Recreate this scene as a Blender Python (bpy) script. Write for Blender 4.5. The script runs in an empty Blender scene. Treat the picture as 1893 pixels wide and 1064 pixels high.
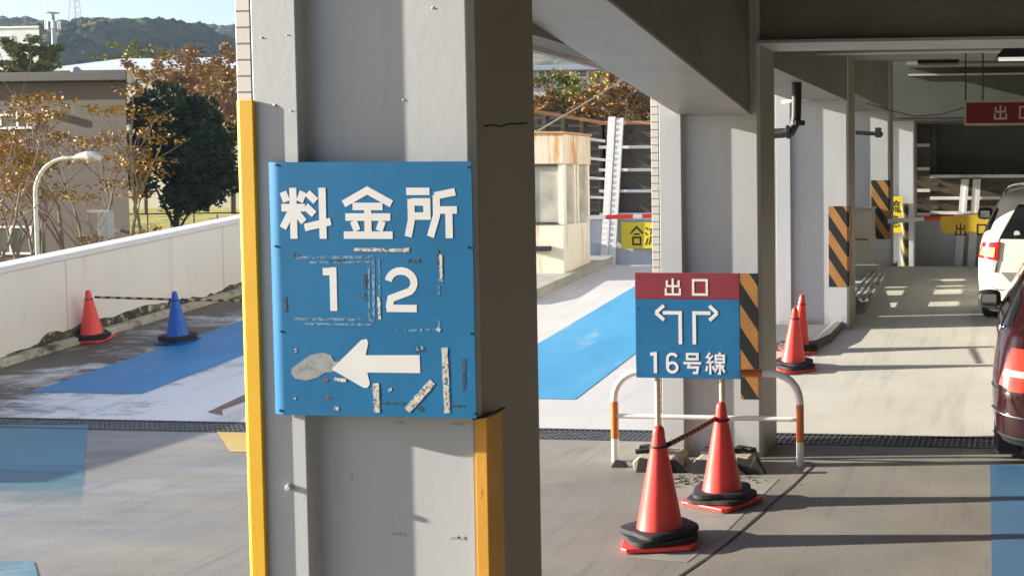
import bpy, math, random
from mathutils import Vector, Matrix
random.seed(7)
S = bpy.context.scene
COL = S.collection
R = math.radians
# ------------------------------------------------------------------ camera
FPX, PPX, PPY, CAMH = 2200.0, 1650.0, 434.0, 2.05      # photo is 1893 x 1064
_a = Vector((235, 104, -2200)).normalized()
_z = Vector((-.003, 1, 0)); _z.z = (_z.x*_a.x + _a.y)/-_a.z; _z.normalize()
_x = _a.cross(_z)
CW = Matrix(((_x.x, _x.y, _x.z), (_a.x, _a.y, _a.z), (_z.x, _z.y, _z.z)))   # camera -> world
cd = bpy.data.cameras.new('camera'); cam = bpy.data.objects.new('camera', cd); COL.objects.link(cam)
cd.sensor_width = 36; cd.lens = FPX/1893*36
cd.shift_x = (946.5-PPX)/1893; cd.shift_y = (PPY-532)/1893
cd.clip_end = 4000; cd.clip_start = .05
cam.matrix_world = Matrix.Translation((0, 0, CAMH)) @ CW.to_4x4()
S.camera = cam
# ------------------------------------------------------------------ light
SUN_AZ, SUN_EL = R(8.5), R(14.5)
w = bpy.data.worlds.new('World'); S.world = w; w.use_nodes = True
nt = w.node_tree; bg = nt.nodes['Background']
sky = nt.nodes.new('ShaderNodeTexSky'); sky.sky_type = 'NISHITA'; sky.sun_disc = False
sky.sun_elevation = SUN_EL; sky.sun_rotation = R(261.5); sky.air_density = 1.0; sky.dust_density = 1.0; sky.ozone_density = 2.0
hs_ = nt.nodes.new('ShaderNodeHueSaturation'); hs_.inputs['Saturation'].default_value = 1.0; nt.links.new(sky.outputs[0], hs_.inputs['Color'])
tn_ = nt.nodes.new('ShaderNodeMix'); tn_.data_type = 'RGBA'; tn_.blend_type = 'MULTIPLY'; tn_.inputs[0].default_value = 1; tn_.inputs[7].default_value = (1, .94, 1.0, 1)
nt.links.new(hs_.outputs[0], tn_.inputs[6]); nt.links.new(tn_.outputs[2], bg.inputs[0]); bg.inputs[1].default_value = .088
sl = bpy.data.lights.new('sun', 'SUN'); sl.energy = 5.0; sl.angle = R(.5); sl.color = (1, .93, .80)
so = bpy.data.objects.new('sun', sl); COL.objects.link(so)
so.rotation_euler = Vector((math.cos(SUN_AZ)*math.cos(SUN_EL), math.sin(SUN_AZ)*math.cos(SUN_EL), -math.sin(SUN_EL))).to_track_quat('-Z', 'Y').to_euler()
S.view_settings.view_transform = 'Standard'; S.view_settings.look = 'None'; S.view_settings.gamma = 1
S.view_settings.exposure = 1.47
# ------------------------------------------------------------------ helpers
def ray(px, py): return CW @ Vector(((px-PPX)/FPX, (PPY-py)/FPX, -1))
def at(px, py, Y):
    d = ray(px, py); return Vector((0, 0, CAMH)) + d*(Y/d.y)
def zf(X, Y):                                           # height of the deck: flat, then a ramp, then falling away
    if Y < 9.4: return 0.0
    if Y < 17.2: return .1*(Y-9.4)
    return max(.35, .78-.08*(Y-17.2))
def fl(px, py, dz=0):
    d = ray(px, py); Y = 1.0
    while Y < 60:
        p = Vector((0, 0, CAMH)) + d*(Y/d.y)
        if p.z < zf(p.x, p.y)+dz: return p
        Y += .01
def tag(o, label=None, cat=None, group=None, kind=None):
    if label: o['label'] = label
    if cat: o['category'] = cat
    if group: o['group'] = group
    if kind: o['kind'] = kind
    return o
def thing(name, label, cat, loc=(0, 0, 0), rz=0, group=None):
    o = bpy.data.objects.new(name, None); COL.objects.link(o); o.location = loc; o.rotation_euler = (0, 0, rz)
    o.empty_display_size = .1
    return tag(o, label, cat, group)
def copy_tree(o, parent=None):
    c = o.copy(); COL.objects.link(c)
    if parent: c.parent = parent
    for ch in list(o.children): copy_tree(ch, c)
    return c
class MB:
    def __init__(s): s.v = []; s.f = []; s.m = []; s.cuts = []
    def add(s, vs, fs, mi=0):
        b = len(s.v); s.v += [tuple(p) for p in vs]
        for f in fs: s.f.append(tuple(b+i for i in f)); s.m.append(mi)
    def box(s, x0, x1, y0, y1, z0, z1, mi=0, rz=0, c=None):
        vs = [Vector((x, y, z)) for z in (z0, z1) for y in (y0, y1) for x in (x0, x1)]
        if rz:
            c = c or Vector(((x0+x1)/2, (y0+y1)/2, 0)); m = Matrix.Rotation(rz, 3, 'Z')
            vs = [m @ (p-c)+c for p in vs]
        s.add(vs, [(0, 2, 3, 1), (4, 5, 7, 6), (0, 1, 5, 4), (2, 6, 7, 3), (0, 4, 6, 2), (1, 3, 7, 5)], mi)
    def prism(s, poly, fn, d0, d1, mi=0):
        """poly: ccw 2-d points; fn(a,b,d) -> 3-d"""
        n = len(poly)
        s.add([fn(a, b, d0) for a, b in poly]+[fn(a, b, d1) for a, b in poly],
              [tuple(range(n-1, -1, -1)), tuple(range(n, 2*n))]+[(i, (i+1) % n, n+(i+1) % n, n+i) for i in range(n)], mi)
    def tube(s, pts, r, seg=8, mi=0, caps=True, mfn=None):
        pts = [Vector(p) for p in pts]; n = len(pts)
        rs = r if isinstance(r, (list, tuple)) else [r]*n
        b = len(s.v); up = None
        for i, p in enumerate(pts):
            t = (pts[min(i+1, n-1)]-pts[max(i-1, 0)]).normalized()
            if up is None:
                up = Vector((0, 0, 1)) if abs(t.z) < .9 else Vector((1, 0, 0))
            u = t.cross(up)
            if u.length < 1e-4: u = t.cross(Vector((.3, 1, .2)))
            u.normalize(); v = u.cross(t).normalized(); up = v
            for k in range(seg):
                a = 2*math.pi*k/seg
                s.v.append(tuple(p+(u*math.cos(a)+v*math.sin(a))*rs[i]))
        for i in range(n-1):
            for k in range(seg):
                k2 = (k+1) % seg
                s.f.append((b+i*seg+k, b+i*seg+k2, b+(i+1)*seg+k2, b+(i+1)*seg+k)); s.m.append(mfn(i) if mfn else mi)
        if caps:
            s.f.append(tuple(b+k for k in range(seg))[::-1]); s.m.append(mfn(0) if mfn else mi)
            s.f.append(tuple(b+(n-1)*seg+k for k in range(seg))); s.m.append(mfn(n-2) if mfn else mi)
    def lathe(s, prof, seg=24, c=(0, 0, 0), mi=0):
        b = len(s.v); n = len(prof)
        for r, z in prof:
            for k in range(seg):
                a = 2*math.pi*k/seg; s.v.append((c[0]+r*math.cos(a), c[1]+r*math.sin(a), c[2]+z))
        for i in range(n-1):
            for k in range(seg):
                k2 = (k+1) % seg
                s.f.append((b+i*seg+k, b+i*seg+k2, b+(i+1)*seg+k2, b+(i+1)*seg+k)); s.m.append(mi)
        s.f.append(tuple(b+k for k in range(seg))[::-1]); s.m.append(mi)
        s.f.append(tuple(b+(n-1)*seg+k for k in range(seg))); s.m.append(mi)
    def mark(s):
        if not s.cuts or s.cuts[-1][1] < len(s.f): s.cuts.append((len(s.v), len(s.f)))
    def build_each(s, name, mats, parent):
        # every marked run of shapes becomes a part of its own
        cuts = [(0, 0)]+[c for c in s.cuts if c[1] > 0]
        if cuts[-1][1] < len(s.f): cuts.append((len(s.v), len(s.f)))
        for (v0, f0), (v1, f1) in zip(cuts[:-1], cuts[1:]):
            if f1 <= f0: continue
            m = MB(); m.v = s.v[v0:v1]; m.f = [tuple(i-v0 for i in f) for f in s.f[f0:f1]]; m.m = s.m[f0:f1]; m.build(name, mats, parent)
    def build(s, name, mats, parent=None, bevel=0, smooth=False, segs=2, local=False, auto=None):
        me = bpy.data.meshes.new(name)
        off = Vector(parent.location) if (parent and not local) else Vector((0, 0, 0))
        if parent and not local and parent.parent: off = off+Vector(parent.parent.location)
        me.from_pydata([tuple(Vector(p)-off) for p in s.v], [], s.f)
        for m in (mats if isinstance(mats, (list, tuple)) else [mats]): me.materials.append(m)
        for p, mi in zip(me.polygons, s.m): p.material_index = mi; p.use_smooth = smooth
        me.validate(); me.update()
        o = bpy.data.objects.new(name, me); COL.objects.link(o)
        if parent: o.parent = parent
        if bevel:
            b = o.modifiers.new('bevel', 'BEVEL'); b.width = bevel; b.segments = segs; b.limit_method = 'ANGLE'; b.angle_limit = R(40)
        if smooth and auto is not None:
            try:
                me.set_sharp_from_angle(angle=R(auto))
            except Exception: pass
        return o
# ------------------------------------------------------------------ materials
def srgb(r, g, b):
    f = lambda c: ((c/255+.055)/1.055)**2.4 if c > 10 else c/255/12.92
    return (f(r), f(g), f(b), 1)
class NT:
    def __init__(s, name):
        s.mat = bpy.data.materials.new(name); s.mat.use_nodes = True; s.t = s.mat.node_tree
        s.b = s.t.nodes['Principled BSDF']; s.tc = s.t.nodes.new('ShaderNodeTexCoord')
    def n(s, ty, **kw):
        o = s.t.nodes.new(ty)
        for k, v in kw.items(): setattr(o, k, v)
        return o
    def l(s, a, b): s.t.links.new(a, b)
    def mapped(s, stretch=(1, 1, 1), loc=(0, 0, 0)):
        m = s.n('ShaderNodeMapping'); m.inputs['Scale'].default_value = stretch; m.inputs['Location'].default_value = loc
        s.l(s.tc.outputs['Object'], m.inputs[0]); return m.outputs[0]
    def noise(s, scale, stretch=(1, 1, 1), detail=6, rough=.6, loc=(0, 0, 0), dist=0):
        n = s.n('ShaderNodeTexNoise'); n.inputs['Scale'].default_value = scale; n.inputs['Detail'].default_value = detail
        n.inputs['Roughness'].default_value = rough; n.inputs['Distortion'].default_value = dist
        s.l(s.mapped(stretch, loc), n.inputs['Vector']); return n.outputs['Fac']
    def ramp(s, fac, *stops):
        r = s.n('ShaderNodeValToRGB'); e = r.color_ramp.elements
        while len(e) < len(stops): e.new(.5)
        for i, (p, c) in enumerate(stops):
            e[i].position = p; e[i].color = c if not isinstance(c, (int, float)) else (c, c, c, 1)
        s.l(fac, r.inputs[0]); return r.outputs[0]
    def mix(s, fac, a, b, mode='MIX'):
        m = s.n('ShaderNodeMix', data_type='RGBA', blend_type=mode)
        for i, val in ((0, fac), (6, a), (7, b)):
            if hasattr(val, 'links') or hasattr(val, 'is_linked'): s.l(val, m.inputs[i])
            else: m.inputs[i].default_value = val
        return m.outputs[2]
    def math(s, op, a, b=None, c=None):
        m = s.n('ShaderNodeMath', operation=op)
        for i, val in enumerate((a, b, c)):
            if val is None: continue
            if hasattr(val, 'is_linked'): s.l(val, m.inputs[i])
            else: m.inputs[i].default_value = val
        return m.outputs[0]
    def xyz(s):
        x = s.n('ShaderNodeSeparateXYZ'); s.l(s.tc.outputs['Object'], x.inputs[0]); return x.outputs
    def bump(s, h, strength=.2, dist=.01):
        b = s.n('ShaderNodeBump'); b.inputs['Strength'].default_value = strength; b.inputs['Distance'].default_value = dist
        s.l(h, b.inputs['Height']); s.l(b.outputs[0], s.b.inputs['Normal'])
    def done(s, col=None, rough=.6, metal=0, spec=.5, coat=0):
        if col is not None:
            if hasattr(col, 'is_linked'): s.l(col, s.b.inputs['Base Color'])
            else: s.b.inputs['Base Color'].default_value = col
        if hasattr(rough, 'is_linked'): s.l(rough, s.b.inputs['Roughness'])
        else: s.b.inputs['Roughness'].default_value = rough
        s.b.inputs['Metallic'].default_value = metal; s.b.inputs['Specular IOR Level'].default_value = spec
        s.b.inputs['Coat Weight'].default_value = coat
        return s.mat
def c4(t): return t if len(t) == 4 else (*t, 1)
def plain(name, col, rough=.6, var=.25, scale=5, bump=.1, bscale=60, metal=0, spec=.5, stretch=(1, 1, 1), coat=0, dirt=None, dirt_at=.62, dirt_w=.12, dscale=3):
    """base colour varied by two noises, optional dirt patches, fine bump"""
    k = NT(name); col = c4(col)
    lo = tuple(x*(1-var) for x in col[:3])+(1,); hi = tuple(min(1, x*(1+var*.5)) for x in col[:3])+(1,)
    c = k.ramp(k.noise(scale, stretch), (.3, lo), (.7, hi))
    if dirt is not None:
        d = k.ramp(k.noise(dscale, stretch, 10, .72, (3.1, 1.7, .4)), (dirt_at, 0.0), (dirt_at+dirt_w, 1.0))
        c = k.mix(d, c, c4(dirt))
    if bump: k.bump(k.noise(bscale, (1, 1, 1), 4), bump, .004)
    return k.done(c, rough, metal, spec, coat)

def col_paint(name, base, drip, amt):
    k = NT(name)
    c = k.ramp(k.noise(2.5, (1, 1, .4)), (.3, tuple(v*.93 for v in base)+(1,)), (.7, tuple(v*1.04 for v in base)+(1,)))
    d = k.ramp(k.noise(3.2, (2.2, 2.2, .16), 11, .74), (.60, 0.0), (.82, amt)); c = k.mix(d, c, c4(drip))
    z = k.xyz()[2]
    low = k.math('ADD', k.math('MULTIPLY_ADD', z, -2.2, .62), k.math('MULTIPLY_ADD', k.noise(9, (1, 1, 1), 10, .75), 1.6, -.8))
    c = k.mix(k.ramp(low, (.15, 0.0), (.8, .8)), c, (.20, .18, .15, 1))
    ch = k.ramp(k.noise(20, (1, 1, .7), 8, .8, (4, 2, 7)), (.70, 0.0), (.715, .7)); c = k.mix(ch, c, (.22, .15, .10, 1))
    sc = k.ramp(k.noise(5, (1, 1, 5), 10, .8, (8, 2, 1)), (.68, 0.0), (.74, .35)); c = k.mix(sc, c, (.34, .33, .30, 1))
    k.bump(k.noise(30), .15, .004); return k.done(c, .5)
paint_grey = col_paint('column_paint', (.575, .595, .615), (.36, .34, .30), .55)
side_shade_paint = col_paint('column_side_shade', (.33, .30, .24), (.22, .19, .14), .8)  # darker and browner than the front: shade painted into the column sides
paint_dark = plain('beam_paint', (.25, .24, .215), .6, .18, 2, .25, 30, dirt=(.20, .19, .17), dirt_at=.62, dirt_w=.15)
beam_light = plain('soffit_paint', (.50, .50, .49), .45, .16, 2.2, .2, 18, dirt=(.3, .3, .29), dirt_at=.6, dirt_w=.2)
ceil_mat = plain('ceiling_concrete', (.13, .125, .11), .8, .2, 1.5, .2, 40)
guard_yellow = plain('guard_yellow', srgb(245, 190, 40), .45, .10, 6, .1, 60, dirt=srgb(140, 100, 50), dirt_at=.72, dirt_w=.04, stretch=(1, 1, .5))
guard_worn = plain('guard_worn_orange', srgb(232, 170, 62), .5, .18, 6, .15, 60, dirt=srgb(95, 55, 30), dirt_at=.62, dirt_w=.08, stretch=(1, 1, .35), dscale=5)
white_paint = plain('white_paint', (.80, .79, .76), .5, .08, 5, .05)
letter_white = plain('letter_white', (.84, .84, .83), .45, .05, 9, 0)
black_rubber = plain('black_rubber', (.022, .022, .024), .7, .4, 12, .5, 50, dirt=(.08, .075, .065), dirt_at=.6)
black_metal = plain('black_metal', (.02, .02, .021), .5, .3, 8, .1)
dark_steel = plain('dark_steel', (.05, .05, .05), .5, .3, 20, .2)
chrome = plain('chrome_trim', (.7, .7, .7), .15, .05, 5, 0, metal=1)
glass_dark = plain('dark_glass', (.012, .014, .016), .06, .2, 4, 0, spec=.7)
def cone_mat(name, col, dirtc):
    return plain(name, col, .38, .08, 7, .05, 40, dirt=dirtc, dirt_at=.68, dirt_w=.2, stretch=(1, 1, .3), dscale=4)
cone_red = cone_mat('cone_red', (.97, .085, .07), (.55, .06, .04))
cone_blue = cone_mat('cone_blue', (.012, .12, .52), (.02, .06, .2))

def tiles():
    k = NT('facade_tile'); x, y, z = k.xyz()
    v = k.n('ShaderNodeCombineXYZ'); k.l(k.math('ADD', x, y), v.inputs[0]); k.l(z, v.inputs[1])
    b = k.n('ShaderNodeTexBrick'); k.l(v.outputs[0], b.inputs[0]); b.offset = 0.0
    b.inputs['Color1'].default_value = (.80, .76, .70, 1); b.inputs['Color2'].default_value = (.74, .70, .64, 1)
    b.inputs['Mortar'].default_value = (.20, .19, .18, 1); b.inputs['Scale'].default_value = 1
    b.inputs['Mortar Size'].default_value = .0035; b.inputs['Brick Width'].default_value = .30; b.inputs['Row Height'].default_value = .056
    k.bump(b.outputs['Fac'], -.6, .004)
    return k.done(b.outputs['Color'], .4)
tile_mat = tiles()

def stripes(name, c1, c2, period, slope=1.5, duty=.5):
    k = NT(name); x, y, z = k.xyz()
    f = k.math('FRACT', k.math('DIVIDE', k.math('ADD', z, k.math('MULTIPLY', k.math('SUBTRACT', x, y), slope)), period))
    s = k.math('GREATER_THAN', f, duty)
    g = k.ramp(k.noise(9), (.3, .8), (.7, 1.05))
    return k.done(k.mix(1.0, k.mix(s, c4(c1), c4(c2)), g, 'MULTIPLY'), .5)
hazard = stripes('hazard_stripe', (.022, .022, .022), (.50, .24, .07), .33)

def deck_near():
    k = NT('deck_asphalt'); x, y, z = k.xyz()
    base = k.ramp(k.noise(1.2, (1, 1, 1), 8, .6), (.3, (.23, .215, .185, 1)), (.7, (.32, .30, .26, 1)))
    # long bluish and cream streaks across the lane on the left part
    st = k.ramp(k.noise(.9, (.45, 3.2, 1), 9, .66, (0, 4, 0), .6), (.42, 0.0), (.60, 1.0))
    leftm = k.ramp(k.math('MULTIPLY_ADD', x, -.35, -1.25), (0, 0.0), (1, 1.0))
    pale = k.mix(k.math('MULTIPLY', st, leftm), base, k.ramp(k.noise(.8, (.5, 1.6, 1), 6, .6, (6, 3, 0)), (.36, (.12, .14, .175, 1)), (.60, (.34, .335, .315, 1))))
    # dark tyre dirt and stains
    sp = k.ramp(k.noise(1.6, (1, 1, 1), 12, .75, (9, 2, 0), .4), (.58, 0.0), (.74, .65))
    c = k.mix(sp, pale, (.17, .155, .14, 1))
    ty = k.ramp(k.noise(2.2, (5, .35, 1), 8, .6, (2, 0, 0)), (.56, 0.0), (.72, .5))
    c = k.mix(ty, c, (.13, .12, .11, 1))
    ag = k.ramp(k.noise(210, (1, 1, 1), 2), (.32, .70), (.68, 1.18)); c = k.mix(1.0, c, ag, 'MULTIPLY')
    oil = k.ramp(k.noise(2.6, (1, 1, 1), 10, .7, (13, 5, 0)), (.66, 0.0), (.72, .7)); c = k.mix(oil, c, (.07, .065, .06, 1))
    fine = k.ramp(k.noise(60, (1, 1, 1), 3), (.3, .84), (.7, 1.1))
    c = k.mix(1.0, c, fine, 'MULTIPLY')
    k.bump(k.noise(70, (1, 1, 1), 6, .7), .35, .006)
    wet = k.ramp(k.noise(.7, (.5, 1.4, 1), 6, .6, (3, 9, 0)), (.40, .62), (.58, .16)); ro = k.mix(leftm, (.68, .68, .68, 1), wet)
    return k.done(c, ro)
deck_mat = deck_near()
def ramp_floor():
    k = NT('ramp_paint'); x, y, z = k.xyz()
    white = k.ramp(k.noise(1.1, (1, 1, 1), 8), (.3, (.52, .515, .505, 1)), (.7, (.61, .605, .60, 1)))
    cream = k.ramp(k.noise(1.6, (1, 1, 1), 8), (.3, (.56, .545, .475, 1)), (.7, (.66, .645, .57, 1)))
    white = k.mix(k.ramp(k.math('MULTIPLY_ADD', x, -1.0, -6.6), (0, 0.0), (.5, 1.0)), white, (.88, .875, .86, 1))  # left lane painted whiter to lift its shaded tone
    c = k.mix(k.ramp(k.math('ADD', x, 2.9), (.3, 0.0), (.6, 1.0)), white, cream)
    # grime along the parapet and scattered stains on the left lane
    nz = k.noise(1.3, (.7, 1.6, 1), 12, .74, (4, 1, 0), .5)
    edge = k.math('MULTIPLY_ADD', x, -.42, -3.45)                # 0 near x=-8.3, 1 near x=-10.5
    g = k.ramp(k.math('ADD', nz, k.math('MULTIPLY', edge, .30)), (.51, 0.0), (.68, .95))
    c = k.mix(k.math('MULTIPLY', g, k.ramp(k.math('MULTIPLY_ADD', x, -.5, -1.6), (0, 0.0), (1, 1.0))), c, (.085, .065, .042, 1))
    sp = k.ramp(k.noise(2.3, (1, .6, 1), 12, .75, (1, 7, 0)), (.60, 0.0), (.80, .45))
    c = k.mix(sp, c, (.24, .22, .19, 1))
    ty = k.ramp(k.noise(1.8, (4, .3, 1), 8, .6, (5, 0, 0)), (.54, 0.0), (.74, .35))
    c = k.mix(ty, c, (.22, .21, .19, 1))
    k.bump(k.noise(50, (1, 1, 1), 6, .7), .25, .005)
    return k.done(c, .55)
ramp_mat = ramp_floor()
def strip_paint(name, c1, c2, worn, amt, fade=None, streak=False):
    k = NT(name)
    c = k.ramp(k.noise(2.0, (1, .5, 1), 8), (.3, c4(c1)), (.7, c4(c2)))
    wv = k.ramp(k.noise(1.5, (2.4, .35, 1) if streak else (.8, 1.3, 1), 11, .66 if streak else .72, (2, 8, 1), .5), (amt, 0.0), (amt+.16, .7))
    c = k.mix(wv, c, c4(worn))
    if fade is not None:
        fz = k.math('ADD', k.math('MULTIPLY_ADD', k.xyz()[1], -1/(fade[0]-fade[1]), fade[0]/(fade[0]-fade[1])), k.math('MULTIPLY_ADD', k.noise(1.4, (.4, 4, 1), 8, .7), 1.6, -.8))
        k.l(k.ramp(fz, (.15, 1.0), (.95, .04)), k.b.inputs['Alpha'])
    d = k.ramp(k.noise(3, (1, .5, 1), 12, .78, (7, 1, 1)), (.63, 0.0), (.75, .7))
    c = k.mix(d, c, (.05, .06, .08, 1))
    k.bump(k.noise(60), .2, .004)
    return k.done(c, .5)
blue_strip = strip_paint('blue_lane_paint', (.045, .24, .50), (.08, .32, .60), (.36, .45, .50), .60)
teal_worn = strip_paint('worn_teal_paint', (.075, .21, .28), (.10, .25, .33), (.27, .31, .33), .56, (8.0, 6.9))
right_blue = strip_paint('worn_blue_paint', (.05, .14, .27), (.075, .18, .31), (.24, .25, .26), .6)
yellow_worn = strip_paint('worn_yellow_paint', (.50, .34, .08), (.58, .42, .12), (.40, .37, .32), .5)
brown_line = strip_paint('brown_line_paint', (.22, .12, .06), (.27, .16, .08), (.4, .37, .33), .55)
def parapet_m():
    k = NT('parapet_render')
    c = k.ramp(k.noise(.9), (.3, (.80, .77, .69, 1)), (.7, (.87, .84, .76, 1)))
    st = k.ramp(k.noise(2.5, (1, 1.2, .12), 10, .72), (.58, 0.0), (.80, .55))
    c = k.mix(st, c, (.40, .36, .29, 1))
    jt = k.math('LESS_THAN', k.math('FRACT', k.math('DIVIDE', k.xyz()[1], 2.6)), .005); c = k.mix(k.math('MULTIPLY', jt, .6), c, (.30, .28, .24, 1))
    k.bump(k.noise(35), .2, .004); return k.done(c, .7)
parapet_mat = parapet_m()
coping_mat = plain('coping_paint', (.78, .77, .74), .5, .06, 3, .1, dirt=(.5, .48, .44), dirt_at=.66, dirt_w=.1)
curb_mat = plain('curb_concrete', (.52, .48, .38), .8, .25, 3, .4, 30, dirt=(.09, .075, .05), dirt_at=.52, dirt_w=.10, dscale=2.6)
gunk_mat = plain('moss_grime', (.10, .085, .05), .9, .6, 8, .8, 20, dirt=(.30, .27, .18), dirt_at=.55, dirt_w=.1)
concrete = plain('concrete', (.36, .35, .32), .8, .2, 3, .4, 40, dirt=(.18, .17, .15), dirt_at=.6, dirt_w=.15)
concrete_dark = plain('island_concrete', (.17, .17, .165), .75, .2, 3, .3, 40)
block_mat = plain('block_concrete', (.50, .45, .34), .85, .3, 5, .5, 30, dirt=(.14, .11, .07), dirt_at=.55, dirt_w=.12, dscale=6)

def sign_blue(name, c):
    k = NT(name)
    col = k.ramp(k.noise(2.5, (1, 1, 1), 8), (.3, tuple(v*.88 for v in c)+(1,)), (.7, tuple(min(1, v*1.08) for v in c)+(1,)))
    sc = k.ramp(k.noise(14, (1, 1, 2), 12, .8, (1, 2, 3)), (.66, 0.0), (.72, .5))
    col = k.mix(sc, col, (.25, .38, .50, 1))
    k.bump(k.noise(4, (1, 1, 1), 2), .05, .02); return k.done(col, .6, spec=.15)
sign1_blue = sign_blue('sign_blue', (.018, .175, .385))
sign2_blue = sign_blue('exit_sign_blue', (.022, .165, .36))
sign2_red = sign_blue('exit_sign_maroon', (.26, .045, .06))
sign_dk = plain('sign_return', (.02, .07, .22), .5, .2, 6, 0)
def ragged(m, scale, lo, hi, a0=0.0, a1=1.0):
    t = m.node_tree; n = t.nodes.new('ShaderNodeTexNoise'); n.inputs['Scale'].default_value = scale; n.inputs['Detail'].default_value = 8; n.inputs['Roughness'].default_value = .75
    tc = t.nodes.new('ShaderNodeTexCoord'); t.links.new(tc.outputs['Object'], n.inputs['Vector'])
    rp = t.nodes.new('ShaderNodeValToRGB'); e = rp.color_ramp.elements; e[0].position = lo; e[0].color = (a0,)*3+(1,); e[1].position = hi; e[1].color = (a1,)*3+(1,)
    t.links.new(n.outputs[0], rp.inputs[0]); t.links.new(rp.outputs[0], t.nodes['Principled BSDF'].inputs['Alpha']); return m
tape_white = plain('old_tape', (.72, .68, .60), .7, .25, 30, .3, 60, dirt=(.35, .30, .22), dirt_at=.6, dscale=20)
tape_blue = plain('tape_ghost', (.22, .42, .60), .6, .3, 30, 0, dirt=(.5, .58, .62), dirt_at=.58, dscale=25)
smudge = plain('grey_smudge', (.36, .38, .39), .6, .2, 20, 0)
dark_patch = plain('dark_residue', (.06, .10, .14), .7, .4, 40, 0, dirt=(.16, .2, .22), dirt_at=.5, dscale=40)
rust_spot = plain('rust_spot', (.40, .13, .05), .8, .4, 60, 0)
def rusty(name, base, rust, amt, sz=(7, 7, .8)):
    k = NT(name)
    c = k.ramp(k.noise(3), (.3, tuple(v*.9 for v in base)+(1,)), (.7, tuple(base)+(1,)))
    r = k.ramp(k.noise(1.0, sz, 9, .7), (amt, 0.0), (amt+.14, 1.0))
    rc = k.ramp(k.noise(6, (1, 1, .3)), (.35, c4(rust)), (.65, (.70, .36, .08, 1)))
    c = k.mix(r, c, rc); k.bump(k.noise(30), .2, .004)
    return k.done(c, .6)
booth_white = rusty('booth_panel', (.90, .84, .68), (.45, .18, .03), .57, (7, 7, .7))
booth_rust = rusty('booth_fascia_rust', (.76, .68, .52), (.50, .17, .03), .48, (9, 9, .9))
post_rusty = rusty('rusty_post', (.66, .58, .44), (.26, .12, .05), .55, (10, 10, 6))
rail_rust = rusty('orange_rail', (.50, .25, .12), (.33, .12, .05), .5, (4, 4, 4))
rail_white = plain('rail_white', (.82, .81, .78), .4, .08, 8, .05)
band_orange = plain('reflective_orange', (.70, .20, .045), .5, .15, 10, .1)
louver_mat = plain('louver_brown', (.085, .066, .048), .55, .35, 3, .1, dirt=(.14, .12, .10), dirt_at=.6)
panel_grey = plain('panel_grey', (.55, .57, .60), .55, .12, 2, .1, dirt=(.25, .25, .25), dirt_at=.62, stretch=(1, 1, .3))
yellow_sign = plain('yellow_sign', (.85, .66, .02), .5, .07, 6, 0)
letter_black = plain('letter_black', (.03, .022, .02), .6, .2, 9, 0)
red_band = plain('red_band', (.75, .045, .03), .45, .1, 9, 0)
beige_metal = plain('beige_metal', (.50, .47, .38), .55, .12, 4, .1)
window_glass = plain('window_glass', (.10, .11, .11), .08, .3, 1.5, 0, spec=.8)
booth_glass = plain('booth_glass', (.48, .47, .41), .08, .35, 2.5, 0, spec=.7)
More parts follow.
